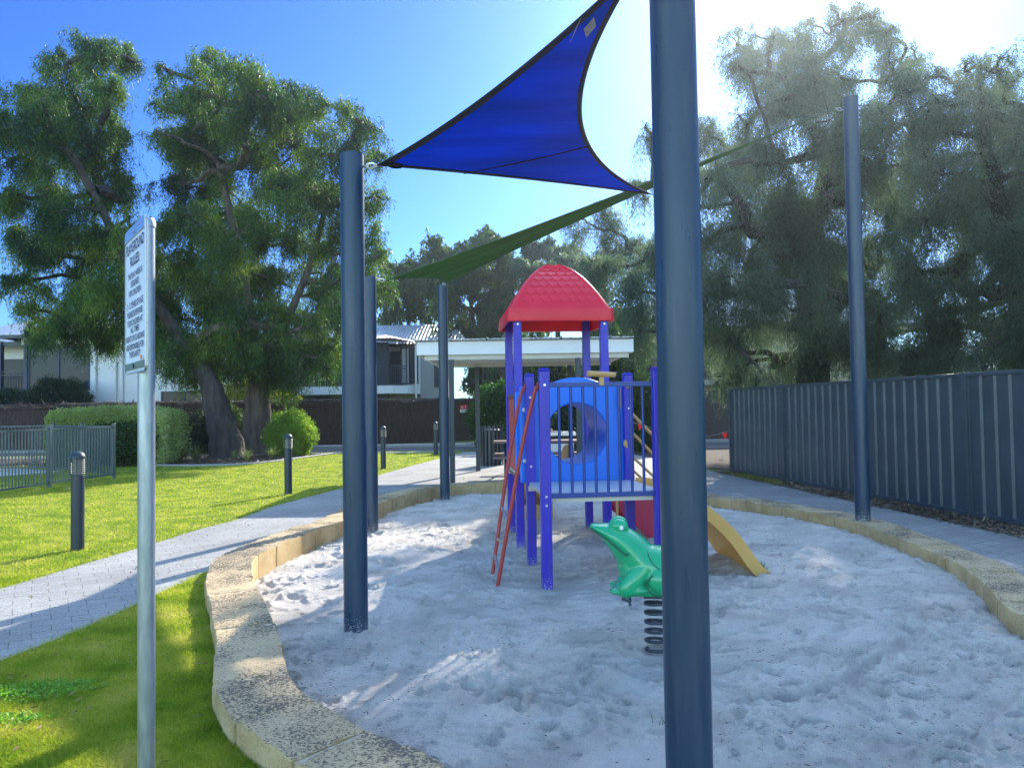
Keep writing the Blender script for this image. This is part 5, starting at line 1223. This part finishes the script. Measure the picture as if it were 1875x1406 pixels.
md = rk.modifiers.new('d','DISPLACE'); tx = bpy.data.textures.new('rk','CLOUDS'); tx.noise_scale = .25; md.texture = tx; md.strength = .12

# ------------------------------------------------------------ grass blades
PATHP = [tuple(p) for p in path_poly]
BEDP = [tuple(p) for p in bed]
def grass(n, Y0, Y1, hmin, hmax, wd, xr):
    P = []; tot = 0
    while tot < n:
        m_ = n*2; t = rng.uniform(0,1,m_); Yy = Y0*(Y1/Y0)**t if Y0 > 0 else rng.uniform(Y0,Y1,m_); Xx = rng.uniform(xr[0],xr[1],m_)*Yy
        jx = np.abs(rng.normal(size=m_))*.03*rng.choice([-1,1],m_); jy = rng.normal(size=m_)*.03
        ok = ~pip(Xx+jx, Yy+jy, PATHP) & ~pip(Xx+jx*.5, Yy+jy*.5, PITOUT) & ~pip(Xx, Yy, BEDP)
        pp = np.stack([Xx[ok], Yy[ok]], -1); P.append(pp); tot += len(pp)
    P = np.concatenate(P)[:n]; m_ = len(P)
    sc_ = np.maximum(1, P[:,1]/9.0)
    a = rng.uniform(0, 2*np.pi, m_); h = rng.uniform(hmin,hmax,m_); w_ = wd*sc_*rng.uniform(.7,1.3,m_)
    ln = rng.normal(size=(m_,2))*h[:,None]*.95
    V = np.zeros((m_,3,3)); V[:,0,:2] = P+np.stack([np.cos(a),np.sin(a)],-1)*w_[:,None]/2; V[:,1,:2] = P-np.stack([np.cos(a),np.sin(a)],-1)*w_[:,None]/2
    V[:,2,:2] = P+ln; V[:,2,2] = h; return V.reshape(-1,3)
GV = np.concatenate([grass(330000, 2.0, 7.0, .008, .030, .0036, (-.80,-.02)), grass(260000, 6.0, 27, .012,.035,.006, (-.85,-.02)), grass(3000, 9.0, 16, .02,.05,.008, (.0,.35))])
gm = leafmat('grass_blade', [(.07,.14,.012),(.16,.25,.018),(.33,.38,.035),(.50,.45,.10),(.55,.46,.22)], .5, .6, 1.3, .2)
gm.node_tree.nodes['Noise Texture'].inputs['Scale'].default_value = 2.6; gm.node_tree.nodes['Noise Texture'].inputs['Detail'].default_value = 6
go = npmesh('lawn_grass', GV, np.arange(len(GV)).reshape(-1,3), gm); tag(go, 'short green mown grass covering the lawn', 'grass', kind='stuff')
# leaves fallen on the lawn and the paving, and two clover patches
Lx = rng.uniform(-.75,.45,1500); Ly = 2.5*(24/2.5)**rng.random(1500); LPp = np.stack([Lx*Ly, Ly, np.full(1500,.022)], -1); kk_ = ~pip(LPp[:,0], LPp[:,1], PITOUT); LPp = LPp[kk_]
dd_ = rng.normal(size=LPp.shape)*[1,1,.2]; o = leaves('fallen_leaves', LPp, dd_, rng.uniform(.02,.05,len(LPp)), rng.uniform(.006,.014,len(LPp)), leafmat('fallen_leaf', [(.10,.06,.03),(.22,.14,.06),(.36,.27,.12)], .2)); tag(o, 'small dry leaves fallen on the lawn and the paved path', 'leaf litter', kind='stuff')
CP = []
for (px, py, r1, n1) in ((75,1270,.17,700),(35,1322,.09,260),(110,1258,.10,260),(20,1275,.05,80)):
    c = G(px,py); a_ = rng.uniform(0,6.28,n1); q_ = np.sqrt(rng.random(n1))*r1*(1+.3*np.sin(a_*3)); CP.append(np.stack([c.x+q_*np.cos(a_)*1.6, c.y+q_*np.sin(a_)*.7, rng.uniform(.016,.03,n1)], -1))
CP = np.concatenate(CP); o = leaves('clover', CP, rng.normal(size=CP.shape)*[1,1,.6], .016, .013, leafmat('clover_leaf', [(.10,.24,.03),(.17,.34,.05)], .4)); tag(o, 'bright green clover patches in the grass at the lower left', 'clover', kind='stuff')
# grass tufts in the sand by the climber and the wall
TV = []
for (px, py, n, s) in ((1388,1052,60,.09),(1342,1024,40,.08),(1300,1055,20,.05),(1780,1070,30,.05),(1796,1085,20,.05),(1204,1325,8,.06)):
    c = G(px,py,SANDZ)
    for _ in range(n):
        a = rs.uniform(0,6.28); q = Vector((c.x+rs.gauss(0,.035), c.y+rs.gauss(0,.03), sand_z(c.x,c.y)-.01)); h = s*rs.uniform(.5,1.1)
        TV += [tuple(q+Vector((.003,0,0))), tuple(q-Vector((.003,0,0))), tuple(q+Vector((math.cos(a)*h*.5, math.sin(a)*h*.5, h)))]
to = npmesh('grass_tufts', np.array(TV), np.arange(len(TV)).reshape(-1,3), leafmat('tuft', [(.03,.09,.02),(.06,.14,.03)], .3)); tag(to, 'little green grass tufts sprouting from the sand by the yellow climber', 'grass', kind='stuff')
# bark litter on the mulch
def litter(poly, n, z, name, label):
    x0, x1 = min(p[0] for p in poly), max(p[0] for p in poly); y0, y1 = min(p[1] for p in poly), max(p[1] for p in poly)
    x = rng.uniform(max(x0,-15),x1,n*3); y = rng.uniform(y0,y1,n*3); ok = pip(x,y,poly); P = np.stack([x[ok],y[ok],np.full(ok.sum(),z)],-1)[:n]
    dr = rng.normal(size=P.shape)*[1,1,.3]; o = leaves(name, P, dr, rng.uniform(.03,.10,len(P)), rng.uniform(.01,.03,len(P)), MATSL); tag(o, label, 'mulch', kind='stuff')
MATSL = leafmat('mulch_chip', [(.05,.03,.02),(.12,.08,.05),(.28,.21,.15)], .0)
litter(BEDP, 16000, .02, 'bark_litter', 'brown bark mulch and dry leaves in the garden bed')
sp2 = [tuple(p) for p in (FA+fn_*.4, FB+fn_*.56, FB+fd*3+fn_*.6, FB+fd*3-fn_*.4, FA-fn_*.4)]
litter(sp2, 9000, .014, 'leaf_litter', 'dry leaves and bark along the foot of the metal fence')
